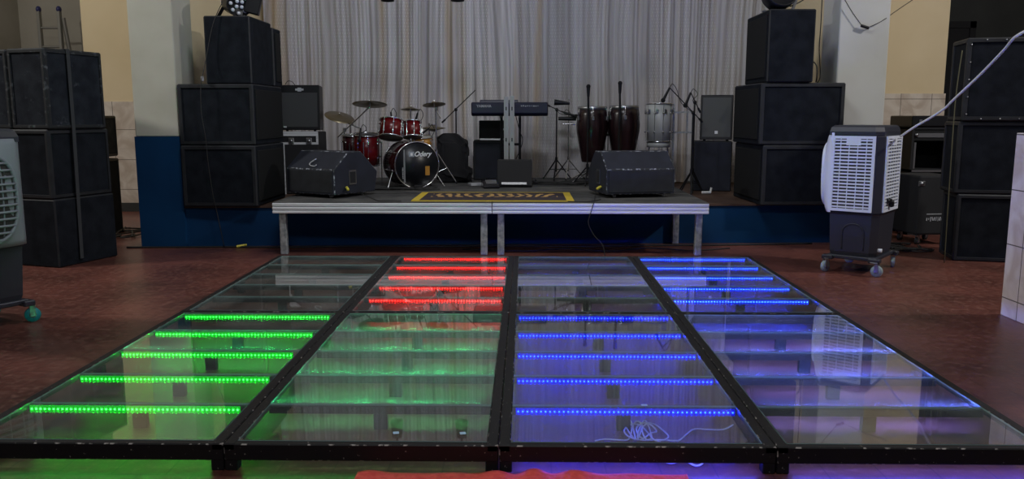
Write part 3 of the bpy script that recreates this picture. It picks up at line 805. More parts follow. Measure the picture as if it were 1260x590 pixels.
    def ov(a, k=1): return (ry * k * math.copysign(abs(math.cos(a)) ** .75, math.cos(a)), cz + rz_ * k * math.copysign(abs(math.sin(a)) ** .75, math.sin(a)))
    ring = [(fx(*ov(2 * PI * i / 40)) - .006, *ov(2 * PI * i / 40)) for i in range(40)]
    b.tube(ring, .012, 6, closed=True, smooth_path=False)
    for i in range(13):
        z = cz - rz_ + 2 * rz_ * (i + .5) / 13
        hw = ry * (max(0, 1 - (abs(z - cz) / rz_) ** 2.66)) ** .375
        b.tube([(fx(y, z) - .010, y, z) for y in [hw * k / 4 for k in range(-4, 5)]], .008, 4, smooth_path=False)
    for y in (-.12, -.04, .04, .12):
        hz = rz_ * (max(0, 1 - (abs(y) / ry) ** 2.66)) ** .375
        b.tube([(fx(y, z) - .004, y, z) for z in [cz + hz * k / 6 for k in range(-6, 7)]], .005, 4, smooth_path=False)
    b.build('fan_grille', panel, fp)
    b = M1('cooler_inner')
    cv = b.bm.verts.new((fx(0, cz) - .003, 0, cz)); rv = [b.bm.verts.new((fx(*ov(2 * PI * i / 40, .6)) - .003, *ov(2 * PI * i / 40, .6))) for i in range(40)]
    rv2 = [b.bm.verts.new((fx(*ov(2 * PI * i / 40, .97)) - .002, *ov(2 * PI * i / 40, .97))) for i in range(40)]
    for i in range(40):
        j = (i + 1) % 40; b.bm.faces.new((cv, rv[i], rv[j])); b.bm.faces.new((rv[i], rv2[i], rv2[j], rv[j]))
    b.build('fan_opening', 'cooler_inner', fp)
    # trolley
    b = M1('cooler_dark').bx(-hx * .98, hx * .98, -hy, hy, .118, .148, bevel=.006)
    for sx in (-1, 1):
        for sy in (-1, 1): b.box((sx * hx * .92, sy * hy * .95, .125), (.09, .07, .035), bevel=.006)
    tr_ = b.build('trolley', 'cooler_dark', t)
    for sx in (-1, 1):
        for sy in (-1, 1): castor(None, sx * hx * .95, sy * hy * .98, t, r=.046, wheel='castor_wheel', h=.120, rz=.9 * sx + sy)
    return t
CR = cooler('white and charcoal air cooler on castors, right of the dance floor', (2.84, 6.90, 0), R(-38))
cl = dup(CR, (-3.42, 4.86, 0), R(150), 'air cooler greyed for the shade it stands in, with oval louvred grille, cut by the left frame edge')
for k in kids(cl):
    def regrey(o):
        if any(mm and mm.name in ('cooler_white',) for mm in o.data.materials):
            o.data = o.data.copy()
            for i, mm in enumerate(o.data.materials):
                if mm.name == 'cooler_white': o.data.materials[i] = MAT['cooler_shade_grey']  # shade on the left cooler put into its panel colour
        if o.name.startswith('wheel'):
            o.data = o.data.copy(); o.data.materials[0] = MAT['teal_wheel']; o['label'] = 'teal wheel'
        for c_ in kids(o): regrey(c_)
    regrey(k)
# white cable
pe = at(1262, 34, 5.1)
pts = [at(1108, 168, 6.75), at(1126, 156, 6.55), at(1145, 145, 6.4), at(1163, 133, 6.25), at(1172, 124, 6.15), at(1205, 93, 5.85), at(1235, 62, 5.5), at(1250, 45, 5.3), (3.145, 5.22, at(1262, 30, 5.22).z)]
tag(M1('cable_white').tube(pts, .009, 6).build('white_cable', 'cable_white'), 'white power cable stretched from the right air cooler up to the near tiled pillar', 'cable')
# cable with joint over right pillar
pts = [at(1035, -8, 8.36), at(1048, 14, 8.36), at(1060, 31, 8.36)]
t = thing('hanging_cable', 'thin cable with a black joint sagging across the top of the right pillar', 'cable', tuple(at(1064, 33, 8.36)))
M1('cable_black').tube(pts, .004, 5).tube([at(1068, 34, 8.36), at(1085, 26, 8.37), at(1102, 14, 8.5), at(1130, -5, 8.8)], .004, 5).build('wire', 'cable_black', t, world=True)
M1('black_plastic').cyl(at(1059.5, 31.5, 8.36), at(1069, 34.5, 8.36), .015, seg=10).build('joint', 'black_plastic', t, world=True)

# ============================================================ FLOOR MONITORS
def wedge(label, loc, rz, W, side, D=.62):
    t = thing('floor_monitor', label, 'floor monitor', loc, rz, 'wedge floor monitors')
    H = .41
    z0 = .035
    poly = [(0, z0), (0, z0 + .245), (.20, z0 + H), (.38, z0 + H), (D, z0 + .20), (D - .04, z0)]
    b = M1('wedge_blue'); b.mats = ['wedge_blue', 'wedge_edge']
    b.prism(poly, 'x', -W / 2, W / 2, mat='wedge_blue', bevel=.008, edge='wedge_edge'); b.build('body', 'wedge_blue', t)
    M1('cabinet_rim').bx(-W / 2 + .025, W / 2 - .025, -.006, .004, z0 + .02, z0 + .23, bevel=.003).build('front_grille', 'wedge_blue', t)
    sx = side * W / 2
    b = M1('steel_dull').bx(sx, sx + side * .006, .20, .30, z0 + .09, z0 + .23); b.bx(sx + side * .006, sx + side * .009, .212, .288, z0 + .105, z0 + .215, mat='black_matte'); jp = b.build('jack_plate', 'steel_dull', t)
    b = M1('yellow_plug').cyl((sx + side * .006, .16, z0 + .065), (sx + side * .05, .13, z0 + .05), .014, seg=10); b.build('plug', 'yellow_plug', t)['label'] = 'yellow cable plug'
    for xx in (-W / 2 + .1, W / 2 - .1):
        for yy in (.06, D - .12):
            M1('steel_dull').cyl((xx - .012, yy, .018), (xx + .012, yy, .018), .018, seg=14).bx(xx - .016, xx + .016, yy - .012, yy + .012, .02, .037).build('castor', 'steel_dull', t)
    return t
wl = wedge('dark blue wedge floor monitor on the left deck with a torn patch on its face', (-2.09, 7.97, .495), R(-31), .64, 1)
M1('ink_grey').tube([(.02, .075, .375), (-.02, .05, .345), (-.03, .03, .325), (.0, .015, .31), (.05, .015, .305), (.07, .025, .32)], .006, 4).build('torn_patch', 'ink_grey', wl)
wedge('dark blue wedge floor monitor on the right deck with scuffed edges, left jack plate showing', (1.125, 7.98, .495), R(13), .70, -1, .60)
# cables of wedges
cable('black cable hanging from the right floor monitor over the deck edge to the floor', [at(733, 237, 8.05), at(732, 243, 7.9), (.628, 7.47, .50), at(727, 262, 7.47), at(724, 275, 7.47), at(731, 290, 7.47), at(742, 303, 7.45), (.72, 7.25, .006)], .004)
cable('black cable from the left floor monitor lying over the left deck', [at(441, 237, 7.95), at(450, 241, 7.85), at(462, 246, 7.7), (-1.35, 7.62, .50), (-1.15, 7.60, .50)], .004)
cable('thin black cable lying along the right deck edge near the rug', [(.40, 7.60, .500), (.50, 7.56, .500), (.60, 7.60, .500), (.68, 7.70, .500), (.72, 7.8, .500)], .004)

# ============================================================ AMPS
t = thing('flight_case', 'metal-edged flight case under the guitar amplifier, left of the drums', 'case', (-2.60, 9.45, .405), 0)
W2 = .56 / 2
b = M1('black_matte').bx(-W2, W2, -.2, .2, 0, .70, bevel=.01); b.build('body', 'black_matte', t)
b = M1('aluminium').bx(-W2 - .004, W2 + .004, -.206, -.198, .56, .585).bx(-W2 - .004, W2 + .004, -.206, -.198, .655, .705).bx(-W2 - .004, -W2 + .02, -.207, -.198, 0, .70).bx(W2 - .02, W2 + .004, -.207, -.198, .56, .70).bx(-.12, -.10, -.206, -.198, 0, .56); b.build('edging', 'aluminium', t)
for xx in (-.02, .18): M1('steel_dull').box((xx, -.212, .60), (.065, .014, .07), bevel=.006).cyl((xx, -.219, .60), (xx, -.225, .60), .018, seg=10).build('latch', 'steel_dull', t)
def amp(label, loc, rz, W, H, D, grille, tilt, badge):
    t = thing('guitar_amplifier', label, 'amplifier', loc, rz, 'combo amplifiers')
    q = lambda y, z: (y + z * math.tan(tilt), z)
    b = M1('black_plastic').prism([q(0, 0), q(0, H), (D, H * .98), (D, 0)], 'x', -W / 2, W / 2, bevel=.008); b.build('body', 'black_plastic', t)
    def slab(x0, x1, z0, z1, d, mat, name, lab=None):
        b = M1(mat); b.prism([(q(-d, z0)), (q(-d, z1)), (q(.002, z1)), (q(.002, z0))], 'x', x0, x1); o = b.build(name, mat, t)
        if lab: o['label'] = lab
        return o
    slab(-W / 2 + .025, W / 2 - .025, .035, H - (.085 if badge == 'top' else .03), .004, grille, 'grille_cloth')
    if badge == 'top':
        slab(-.045, .045, H - .062, H - .040, .006, 'ink_grey', 'badge', 'small winged metal badge'); slab(-.02, .02, H - .072, H - .03, .007, 'ink_grey', 'badge')
        slab(-W / 2 + .035, -W / 2 + .07, .028, .045, .006, 'ink_grey', 'logo_plate')
    else:
        slab(-.015, .02, .07, .105, .007, 'ink_white', 'badge', 'small white logo badge')
    for sx in (-1, 1): M1('rubber').cyl((sx * W * .35, .05, -.015), (sx * W * .35, .05, 0), .015, seg=10).build('foot', 'rubber', t)
    return t
amp('black combo amplifier with dark grille standing on the metal-edged case, left', (-2.52, 9.27, 1.125), R(4), .44, .50, .24, 'amp_grille_dark', R(4), 'top')
cable('thin black cable looping over the top of the left guitar amplifier', [at(351, 104, 9.45), at(354, 100, 9.45), at(359, 100.5, 9.45), at(363, 105, 9.45), at(364, 108, 9.5)], .004)
cabinet('amplifier_cabinet', 'black cabinet on the brown stage floor under the right amplifier', (2.22, 9.87, .405), R(-8), .44, .40, .585, None, inset=0, grille='', mat='wedge_blue')
amp('grey-grilled amplifier leaning back on the black cabinet at stage right', (2.23, 9.72, 1.005), R(-14), .37, .52, .22, 'amp_grille', R(7), 'low')

# ============================================================ DRUM KIT
kd = 'drum kit pieces'
def hoop(b, c, ax_, r, mat='chrome', t=.008):
    ax_ = Vector(ax_).normalized(); a = ax_.orthogonal().normalized(); d = ax_.cross(a)
    b.tube([Vector(c) + (a * math.cos(2 * PI * k / 32) + d * math.sin(2 * PI * k / 32)) * r for k in range(32)], t, 6, mat=mat, closed=True, smooth_path=False)
def drum(name, label, c, axis, r, h, shell, head, loc=None, lugs=8, extra=None, nhoop=2, group=None, rb=None):
    """c = centre of batter head end (world), axis points out of it, shell extends backwards by h"""
    axis = Vector(axis).normalized(); c = Vector(c); e = c - axis * h
    base = loc or (e.x, e.y, e.z)
    t = thing(name, label, 'drum', base, 0, group)
    M1(shell).lathe([(0, 0), (rb or r, 0), (((rb or r) + r) / 2, h / 2), (r, h - .002), (0, h - .002)], e, axis, 36).build('shell', shell, t, world=True)
    M1(head).lathe([(0, 0), (r * .97, 0), (r * .97, .006), (0, .006)], c - axis * .001, axis, 36).build('drum_head', head, t, world=True)
    M1('reso_head').lathe([(0, 0), (r * .95, 0), (r * .95, .004), (0, .004)], e - axis * .004, axis, 32).build('bottom_head', 'reso_head', t, world=True)
    for p, rr in ((c + axis * .004, r), (e, rb or r)):
        b = M1('chrome'); hoop(b, p, axis, rr + .006); b.build('hoop', 'chrome', t, world=True)
    a = axis.orthogonal().normalized(); d = axis.cross(a)
    b = M1('chrome')
    for k in range(lugs):
        u = a * math.cos(2 * PI * k / lugs + .3) + d * math.sin(2 * PI * k / lugs + .3)
        b.cyl(c + u * (r + .012) - axis * .0, e + u * ((rb or r) + .012), .003, seg=5)
        for f in (.25, .75):
            p = c + (e - c) * f + u * (r + .008); b.sphere(p, .012, 8)
    b.build('lugs', 'chrome', t, world=True)
    return t
bc = at(513, 206, 9.02); bc.z = .75
axb = Vector((math.sin(R(27)), -math.cos(R(27)), 0))
bd = drum('bass_drum', 'black-headed bass drum with white Odery lettering on the riser', bc, axb, .248, .40, 'dark_red_shell', 'drum_head_black', loc=(bc.x, bc.y, .494))
def on_head(u, v, out=.008):
    s_ = Vector((math.cos(R(27)), math.sin(R(27)), 0)); return bc + axb * out + s_ * u + Vector((0, 0, v))
Mh = lambda u, v: Matrix.Translation(on_head(u, v) - ROOT[bd.name][0]) @ Matrix.Rotation(R(27), 4, 'Z') @ Matrix.Rotation(PI / 2, 4, 'X')
text_part('Odery', .074, Mh(.062, .118), 'ink_white', bd, bold=.0012, shear=.35)['label'] = 'white Odery lettering'
b = M1('ink_grey'); rm = random.Random(9)
for i in range(8): b.box(on_head(-.165, -.14 + i * .016, .0065), (.014, .002, rm.uniform(.006, .012)), rot=(0, 0, R(27)))
b.build('upright_marks', 'ink_grey', bd, world=True)['label'] = 'small illegible upright marks'
b = M1('ink_grey'); 
def hbox(b, u, v, w_, h_, out=.006, mat=None): b.box(on_head(u, v, out), (w_, .002, h_), rot=(0, 0, R(27)), mat=mat)
hbox(b, -.142, -.01, .006, .36); hbox(b, -.152, -.01, .003, .36); b.build('stripe', 'ink_grey', bd, world=True)
b = M1('ink_grey'); hbox(b, -.062, .118, .062, .056, .006, 'cooler_shade_grey'); hbox(b, -.062, .118, .024, .030, .0075, 'ink_white'); b.build('shield_badge', 'ink_grey', bd, world=True)
b = M1('amber_shell'); hbox(b, .12, -.065, .05, .10); b.build('amber_patch', 'amber_shell', bd, world=True)['label'] = 'amber patch'  # small flat amber rectangle on the drum head
for s in (-1, 1):
    s_ = Vector((math.cos(R(27)), math.sin(R(27)), 0)); p = bc - axb * .12 + s_ * s * .235 - Vector((0, 0, .06)); q_ = bc - axb * .02 + s_ * s * .33; q_.z = .500
    M1('chrome').cyl(p, q_, .007, seg=8).build('spur', 'chrome', bd, world=True)
M1('black_matte').box((bc.x + .02, bc.y - .07, .515 - 0), (.10, .05, .04), bevel=.01).build('front_foot', 'black_matte', bd, world=True)
# toms
tl = at(482, 149, 9.15)
drum('tom_drum', 'red tom drum mounted left above the bass drum', tl, (.05, .34, 1), .125, .19, 'red_shell', 'drum_head_white', group='rack toms')
tr2 = at(507, 151, 9.25)
drum('tom_drum', 'smaller red tom drum mounted right above the bass drum', tr2, (-.05, .28, 1), .098, .165, 'red_shell', 'drum_head_white', group='rack toms')
# tom holder
b = M1('chrome').cyl((bc.x - .09, 9.25, .98), (bc.x - .10, 9.27, 1.18), .013).cyl((bc.x - .10, 9.27, 1.14), tl - Vector((-.10, -.10, .12)), .010).cyl((bc.x - .10, 9.27, 1.14), tr2 - Vector((.08, -.06, .12)), .010)
b.build('tom_holder', 'chrome', bd, world=True)
sn = at(518, 169, 9.55)
drum('snare_drum', 'amber snare drum behind the bass drum', sn, (.02, -.12, 1), .125, .11, 'amber_shell', 'drum_head_white')
f1 = at(451, 166, 9.25)
drum('floor_tom', 'red floor tom standing behind the left floor monitor', f1, (.04, -.12, 1), .145, .33, 'red_shell', 'drum_head_black')
f2 = at(433, 167, 9.55)
drum('floor_tom', 'dark red floor tom partly hidden left of the other one', f2, (0, -.1, 1), .11, .26, 'dark_red_shell', 'drum_head_black')
def legs3(t, c, r, z0, z1, mat='chrome'):
    for k in range(3):
        a = 2 * PI * k / 3 + .5; M1(mat).cyl((c.x + r * math.cos(a), c.y + r * math.sin(a), z0), (c.x + r * 1.05 * math.cos(a), c.y + r * 1.05 * math.sin(a), z1), .006, seg=6).build('leg', mat, t, world=True)
ft = [o for o in bpy.data.objects if o.name.startswith('floor_tom') and o.parent is None]
legs3(ft[0], f1, .165, .497, f1.z - .08); legs3(ft[1], f2, .13, .41 if f2.x < -2.33 else .497, f2.z - .08)
sd = [o for o in bpy.data.objects if o.name.startswith('snare_drum') and o.parent is None][0]
legs3(sd, sn, .09, .497, sn.z - .11)
def floor_z(x): return .497 if -2.32 < x < 1.68 else .408
def tripod(t, foot, h, mat, spread=.24, joint=.28, rp=.011):
    z0 = floor_z(foot.x)
    b = M1(mat).cyl((foot.x, foot.y, z0 + .10), (foot.x, foot.y, h), rp, seg=10); b.cyl((foot.x, foot.y, z0 + joint + .06), (foot.x, foot.y, z0 + joint + .12), rp * 1.8, seg=10); b.build('pole', mat, t, world=True)
    for k in range(3):
        a = 2 * PI * k / 3 + .35
        e = Vector((foot.x + spread * math.cos(a), foot.y + spread * math.sin(a), z0 + .008))
        bb = M1(mat).cyl((foot.x + .012 * math.cos(a), foot.y + .012 * math.sin(a), z0 + joint + .08), e, .008, seg=6)
        mid = Vector((foot.x, foot.y, z0 + .13)).lerp(e, .0); bb.cyl(mid, Vector((foot.x, foot.y, z0 + joint + .08)).lerp(e, .5), .005, seg=5)
        l = bb.build('leg', mat, t, world=True)
        M1('rubber').sphere(e + Vector((0, 0, .004)), .012, 8).build('foot', 'rubber', l, world=True)
def cymbal(label, c, r, axis=(0, 0, 1), arm=None, foot=None, second=None, group='cymbals on stands'):
    z0 = floor_z(foot.x)
    t = thing('cymbal_stand', label, 'cymbal', (foot.x, foot.y, z0), 0, group)
    hh = arm.z if arm else c.z + .04
    tripod(t, foot, hh, 'chrome')
    b = M1('chrome')
    if arm: b.cyl(arm - (c - arm).normalized() * .12, c - Vector((0, 0, .04)), .008, seg=8); b.box(arm, (.04, .04, .05), bevel=.008)
    b.cyl(c - Vector((0, 0, .045)), c + Vector((0, 0, .035)), .006, seg=8); b.sphere(c + Vector((0, 0, .025)), .014, 8)
    b.build('boom_arm', 'chrome', t, world=True)
    def disc(cc, s=1):
        b = M1('cymbal_bronze')
        q = [(.006, .022 * s), (.02, .021 * s), (.034, .012 * s), (.05, .006 * s), (r * .6, -.004 * s), (r, -.014 * s), (r, -.0165 * s), (r * .6, -.0075 * s), (.05, .002 * s), (.03, .008 * s), (.006, .018 * s)]
        b.lathe(q if s > 0 else list(reversed(q)), cc, axis, 40); b.build('cymbal', 'cymbal_bronze', t, world=True)
    disc(c)
    if second: disc(c - Vector((0, 0, .035)), -1)
    return t
c1 = at(455, 127, 9.6); p1 = at(419, 163, 9.6)
cymbal('large ride cymbal on a long slanted boom above the red floor tom', c1, .20, (0, .20, 1), arm=at(424, 160, 9.6), foot=Vector((p1.x + .04, 9.62, 0)))
c2 = at(418, 143, 9.75)
cymbal('tilted bronze crash cymbal beside the left guitar amplifier', c2, .175, (.30, -.34, 1), arm=at(433, 152, 9.75), foot=at(433, 220, 9.95))
c3 = at(505, 133.5, 9.7)
cymbal('small splash cymbal on an upright stand between the two toms', c3, .115, (0, .12, 1), foot=c3)
c4 = at(534, 127.5, 9.55)
cymbal('crash cymbal on the stand right of the bass drum', c4, .132, (-.10, .20, 1), foot=at(537, 200, 9.55), arm=at(537, 134, 9.55))
c5 = at(533, 156, 9.75)
cymbal('low hi-hat pair of cymbals behind the amber snare', c5, .145, (0, -.03, 1), foot=Vector((c5.x - .05, 9.78, 0)), second=True)
# drum throne & pedal clutter: hi-hat style clamps with small mics
def mic(b, p, d, s=1.0):
    d = Vector(d).normalized(); p = Vector(p)
    b.cyl(p, p + d * .12 * s, .010 * s, .014 * s, seg=10, mat='black_plastic'); b.sphere(p + d * .135 * s, .023 * s, 10, mat='grille_dark')
def clip_mic(label, p, d, hold, group='drum microphones'):
    t = thing('microphone', label, 'microphone', tuple(hold), 0, group)
    b = M1('black_plastic'); mic(b, p, d); b.build('mic_body', 'black_plastic', t, world=True)
    pp = Vector(p); b = M1('cable_black').tube([pp, pp + Vector((.03, 0, .04)), pp + Vector((.06, 0, -.02)), Vector(hold)], .004, 5); b.build('clip_arm', 'cable_black', t, world=True)
clip_mic('clip-on microphone standing on the red floor tom', at(444, 158, 9.10), (-.1, -.2, -1), f1 + Vector((-.10, -.10, 0)))
clip_mic('clip-on microphone above the left tom', at(481, 138, 9.05), (.1, -.1, -1), tl + Vector((.02, .125, .045)))
clip_mic('clip-on microphone above the right tom', at(514, 139, 9.2), (-.3, -.1, -1), tr2 + Vector((.09, .04, .01)))
clip_mic('microphone aimed at the amber snare', at(528, 158, 9.45), (-.8, -.1, -.6), sn + Vector((.12, .03, .0)))

# boom mic stand behind bag
def boom(label, foot, piv, tail, tip, mic_d=None, group='boom microphone stands', mat='black_plastic', hasmic=True, cabl=True, spread=.28):
    z0 = floor_z(foot.x)
    t = thing('microphone_stand', label, 'microphone stand', (foot.x, foot.y, z0), 0, group)
    tripod(t, Vector((piv.x, piv.y, 0)), piv.z, mat, spread=spread, joint=.16, rp=.009)
    b = M1(mat).cyl(tail, tip, .006, seg=8); b.sphere(piv, .022, 10); b.cyl(tail, tail + (tail - tip).normalized() * .06, .012, seg=8); b.build('boom_arm', mat, t, world=True)
    if hasmic:
        b = M1('black_plastic'); mic(b, tip, mic_d, 1.15); b.build('microphone', 'black_plastic', t, world=True)
        if cabl:
            M1('cable_black').tube([tip, tip + Vector((.03, 0, .04)), tip + Vector((.08, .01, -.02)), tip.lerp(piv, .5) + Vector((0, 0, -.03)), piv], .004, 5).build('mic_cable', 'cable_black', t, world=True)
    return t
pv = at(561, 135, 10.2)
boom('empty black boom stand pointing up right behind the black bag', Vector((pv.x, 10.2, 0)), pv, at(548, 147, 10.2), at(585, 111, 10.2), (.5, 0, .8), hasmic=False, spread=.17)

# black bag
b = M1('cloth_black')
rr = bmesh.ops.create_icosphere(b.bm, subdivisions=5, radius=1)
cb = at(557, 196, 9.85)
for v in b.bm.verts:
    n = v.co.copy(); sg = lambda a, p: math.copysign(abs(a) ** p, a)
    p = Vector((sg(n.x, .42) * .205, sg(n.y, .5) * .14, sg(n.z, .38) * .275))
    p.x += .05 * noise.noise(n * 1.7) + (.05 if p.z < -.1 and p.x > 0 else 0); p.z += .05 * noise.noise(n * 2.3 + Vector((5, 1, 2))); p *= 1 + .07 * noise.noise(n * 4.5)
    if p.x > .05 and p.z > .1: p.z -= (p.x - .05) * .6
    v.co = p
mn = min(v.co.z for v in b.bm.verts)
for v in b.bm.verts:
    v.co.z = max(v.co.z, mn + .03) - (mn + .03)
for f in b.bm.faces: f.smooth = True
o = b.build('bag', 'cloth_black'); o.location = (cb.x, 9.85, .496); tag(o, 'slumped black cloth bag between the drums and the keyboard', 'bag')

# ============================================================ KEYBOARD RIG
kp = at(627, 134, 9.75)
t = thing('keyboard', 'dark blue electronic keyboard seen from its back, high on its stand', 'keyboard', (kp.x, 9.75, kp.z - .085), 0)
W = .90
b = M1('keyboard_blue').prism([(0, .03), (0, .155), (.06, .165), (.30, .10), (.36, .095), (.36, .01), (.05, .0)], 'x', -W / 2, W / 2, bevel=.01); b.build('body', 'keyboard_blue', t)
M1('keyboard_blue').prism([(.02, .15), (.03, .19), (.12, .185), (.2, .13)], 'x', -W / 2 + .10, .10, bevel=.008).build('display_hood', 'keyboard_blue', t)
b = M1('drum_head_white').bx(-W / 2 + .04, W / 2 - .04, .25, .352, .095, .106); b.build('keys', 'drum_head_white', t)
text_part('YAMAHA', .042, face_M((-.30, -.002, .115)), 'ink_grey', t, bold=.0008)['label'] = 'grey YAMAHA lettering'
b = M1('ink_grey'); rm = random.Random(5)
for i in range(9): b.box((.14 + i * .024, -.001, .118 + rm.uniform(-.002, .002)), (rm.uniform(.008, .019), .002, rm.uniform(.008, .014)))
b.build('faint_marks', 'ink_grey', t)['label'] = 'faint illegible grey marks'
b = M1('black_matte').cyl((-.05, -.002, .08), (-.05, -.006, .08), .012, seg=10).cyl((.0, -.002, .08), (.0, -.006, .08), .008, seg=10).cyl((.05, -.002, .08), (.05, -.006, .08), .008, seg=10); b.build('sockets', 'black_matte', t)
# stand
t = thing('keyboard_stand', 'black tubular stand holding up the keyboard', 'stand', (kp.x, 9.9, .494), 0)
ht = kp.z - .085 - .494
for sx in (-.10, .12):
    M1('black_plastic').cyl((sx, .06, .02), (sx, .06, ht - .02), .016, seg=10).build('post', 'black_plastic', t)
    M1('black_plastic').box((sx, .03, ht - .012), (.03, .34, .024), bevel=.004).build('arm', 'black_plastic', t)
M1('black_plastic').box((.01, .06, .015), (.62, .05, .03), bevel=.005).box((-.26, .03, .015), (.05, .4, .03), bevel=.005).box((.28, .03, .015), (.05, .4, .03), bevel=.005).box((.01, .06, .45), (.24, .03, .03), bevel=.005).build('base', 'black_plastic', t)
cable('black cables hanging down behind the keyboard to the riser', [at(634, 140, 9.95), at(639, 160, 9.9), at(643, 172, 9.9), at(640, 185, 9.95), at(634, 200, 10), (-.10, 10.0, .50)], .005)
# cabinets below keyboard
kb = at(603, 217, 10.15)
cabinet('amplifier_cabinet', 'tall black cabinet below the keyboard, beside the metal rails', (kb.x, 10.36, .494), 0, .42, .34, .49, None, inset=.02, grille='', mat='wedge_blue')
t = thing('monitor_screen', 'black flat box standing on the cabinet beneath the keyboard', 'amplifier', (kb.x + .03, 10.33, .986), 0)
M1('black_matte').prism([(-.10, 0), (-.06, .24), (.14, .24), (.14, 0)], 'x', -.17, .19, bevel=.008).build('body', 'black_matte', t)
b = M1('steel_dull'); b.prism([(-.108, .0), (-.104, .02), (-.09, .02), (-.09, 0)], 'x', -.16, .18); b.prism([(-.084, .12), (-.08, .142), (-.07, .142), (-.07, .12)], 'x', .13, .17); b.build('trim_line', 'steel_dull', t)
# rails
for (xa, lab) in ((at(622.8, 150, 9.42).x, 'left one of two upright aluminium rails in front of the keyboard'), (at(630, 150, 9.42).x, 'right one of two upright aluminium rails in front of the keyboard')):
    t = thing('aluminium_rail', lab, 'rail', (xa, 9.42, .494), 0, 'upright rails before the keyboard')
    hz = at(622, 119 if 'left' in lab[:5] else 118, 9.42).z - .494
    b = M1('rail_metal').bx(-.026, .026, 0, .045, 0, hz, bevel=.003)
    for k in (-.016, 0, .016): b.bx(k - .004, k + .004, -.005, .002, .0, hz - .004)
    b.build('profile', 'rail_metal', t)
    b = M1('black_plastic')
    for zz in (.25, .5, .85): b.bx(-.006, .006, -.007, -.004, zz, zz + .04)
    b.build('slots', 'black_plastic', t)
# small black monitor in front
ms = at(634, 225, 9.35)
t = thing('floor_monitor', 'small black box monitor with a shiny lower strip in front of the rails', 'floor monitor', (ms.x, 9.15, .494), 0)
M1('black_matte').prism([(-.02, .02), (.06, .30), (.24, .30), (.26, .0), (0, 0)], 'x', -.20, .19, bevel=.008).build('body', 'black_matte', t)
M1('chrome').prism([(-.030, .035), (-.022, .06), (-.005, .06), (-.012, .03)], 'x', -.15, .13).build('lower_strip', 'chrome', t)
t = thing('pedal', 'low black glossy pedal with a pale top left of the small box monitor', 'pedal', (at(604, 229, 9.1).x, 9.05, .494), R(12))
M1('black_gloss').prism([(-.08, 0), (-.08, .03), (.02, .09), (.10, .10), (.12, 0)], 'x', -.09, .09, bevel=.01).build('body', 'black_gloss', t)
M1('steel_dull').prism([(-.05, .052), (.0, .085), (.0, .092), (-.05, .06)], 'x', -.06, .06).build('tread', 'steel_dull', t)
M = at(586, 222, 9.4)
tag(M1('ink_grey').box((M.x, 9.35, .512), (.16, .12, .03), rot=(0, 0, .4), bevel=.004).build('effects_unit', 'ink_grey'), 'pale grey effects unit lying on the riser right of the black bag', 'pedal')

# ============================================================ PERCUSSION
pf = at(685, 215, 9.95)
pf = at(685, 215, 10.22)
boom('black mic stand with short boom left of the congas', Vector((pf.x, 10.22, 0)), at(685, 135, 10.22), at(677, 131, 10.22), at(694, 139, 10.22), (.9, 0, -.25), spread=.2)
pf2 = at(699, 215, 10.3)
t = thing('percussion_stand', 'chrome stand carrying cowbells and a black block, left of the congas', 'percussion', (pf2.x, 10.3, .494), 0)
tripod(t, Vector((pf2.x, 10.3, 0)), at(698.5, 122, 10.3).z, 'chrome', spread=.22, joint=.16, rp=.009)
def cone(p0, p1, r0, r1, name, mat='black_plastic', lab=None):
    o = M1(mat).cyl(p0, p1, r0, r1, seg=10).build(name, mat, t, world=True)
    if lab: o['label'] = lab
cone(at(682, 126, 10.27), at(701, 127.5, 10.27), .038, .015, 'cowbell')
cone(at(687, 146, 10.27), at(709, 146, 10.27), .022, .028, 'block')
cone(at(692, 152.5, 10.27), at(708, 153, 10.27), .010, .012, 'crossbar', 'chrome')
cone(at(690, 137, 10.28), at(701, 140, 10.28), .008, .008, 'clamp_arm')

def conga(label, top, r, foot_z=.53, tilt=0):
    t = thing('conga_drum', label, 'conga', (top.x, top.y, foot_z + .0), 0, 'pair of congas')
    H_ = top.z - foot_z
    prof = [(0, 0), (r * .72, 0), (r * .76, .01), (r * .95, H_ * .28), (r * 1.15, H_ * .55), (r * 1.18, H_ * .66), (r * 1.10, H_ * .85), (r, H_ - .01), (0, H_ - .01)]
    M1('conga_wood').lathe(prof, (0, 0, 0), (0, 0, 1), 36).build('shell', 'conga_wood', t)
    M1('drum_head_white').lathe([(0, 0), (r * .96, 0), (r * .9, .008), (0, .010)], (0, 0, H_ - .008), (0, 0, 1), 32).build('drum_head', 'drum_head_white', t)
    b = M1('steel_dull').lathe([(r + .004, H_ - .045), (r + .014, H_ - .03), (r + .012, H_), (r + .002, H_ + .002), (r - .004, H_ - .01), (r - .004, H_ - .045), (r + .004, H_ - .045)], (0, 0, 0), (0, 0, 1), 36); b.build('rim', 'steel_dull', t)
    b = M1('chrome')
    for k in range(6):
        a = 2 * PI * k / 6 + .5; ca, sa = math.cos(a), math.sin(a)
        b.tube([((r + .016) * ca, (r + .016) * sa, H_ - .01), ((r + .03) * ca, (r + .03) * sa, H_ - .08), ((r * 1.13 + .012) * ca, (r * 1.13 + .012) * sa, H_ - .16)], .004, 5)
        b.box(((r * 1.12 + .01) * ca, (r * 1.12 + .01) * sa, H_ - .14), (.02, .03, .045), rot=(0, 0, a), bevel=.004)
    b.build('lugs', 'chrome', t)
    return t
cg1 = at(729, 131, 9.75); cg2 = at(768, 130, 9.75)
conga('dark maroon conga on the left, hanging above the riser beside mic stands', cg1, .158, .745)
conga('dark maroon conga on the right with a pale drum head', cg2, .160, .745)
t = thing('conga_stand', 'chrome double-post stand holding the two congas', 'stand', ((cg1.x + cg2.x) / 2, 9.80, .494), 0)
cxm = (cg1.x + cg2.x) / 2
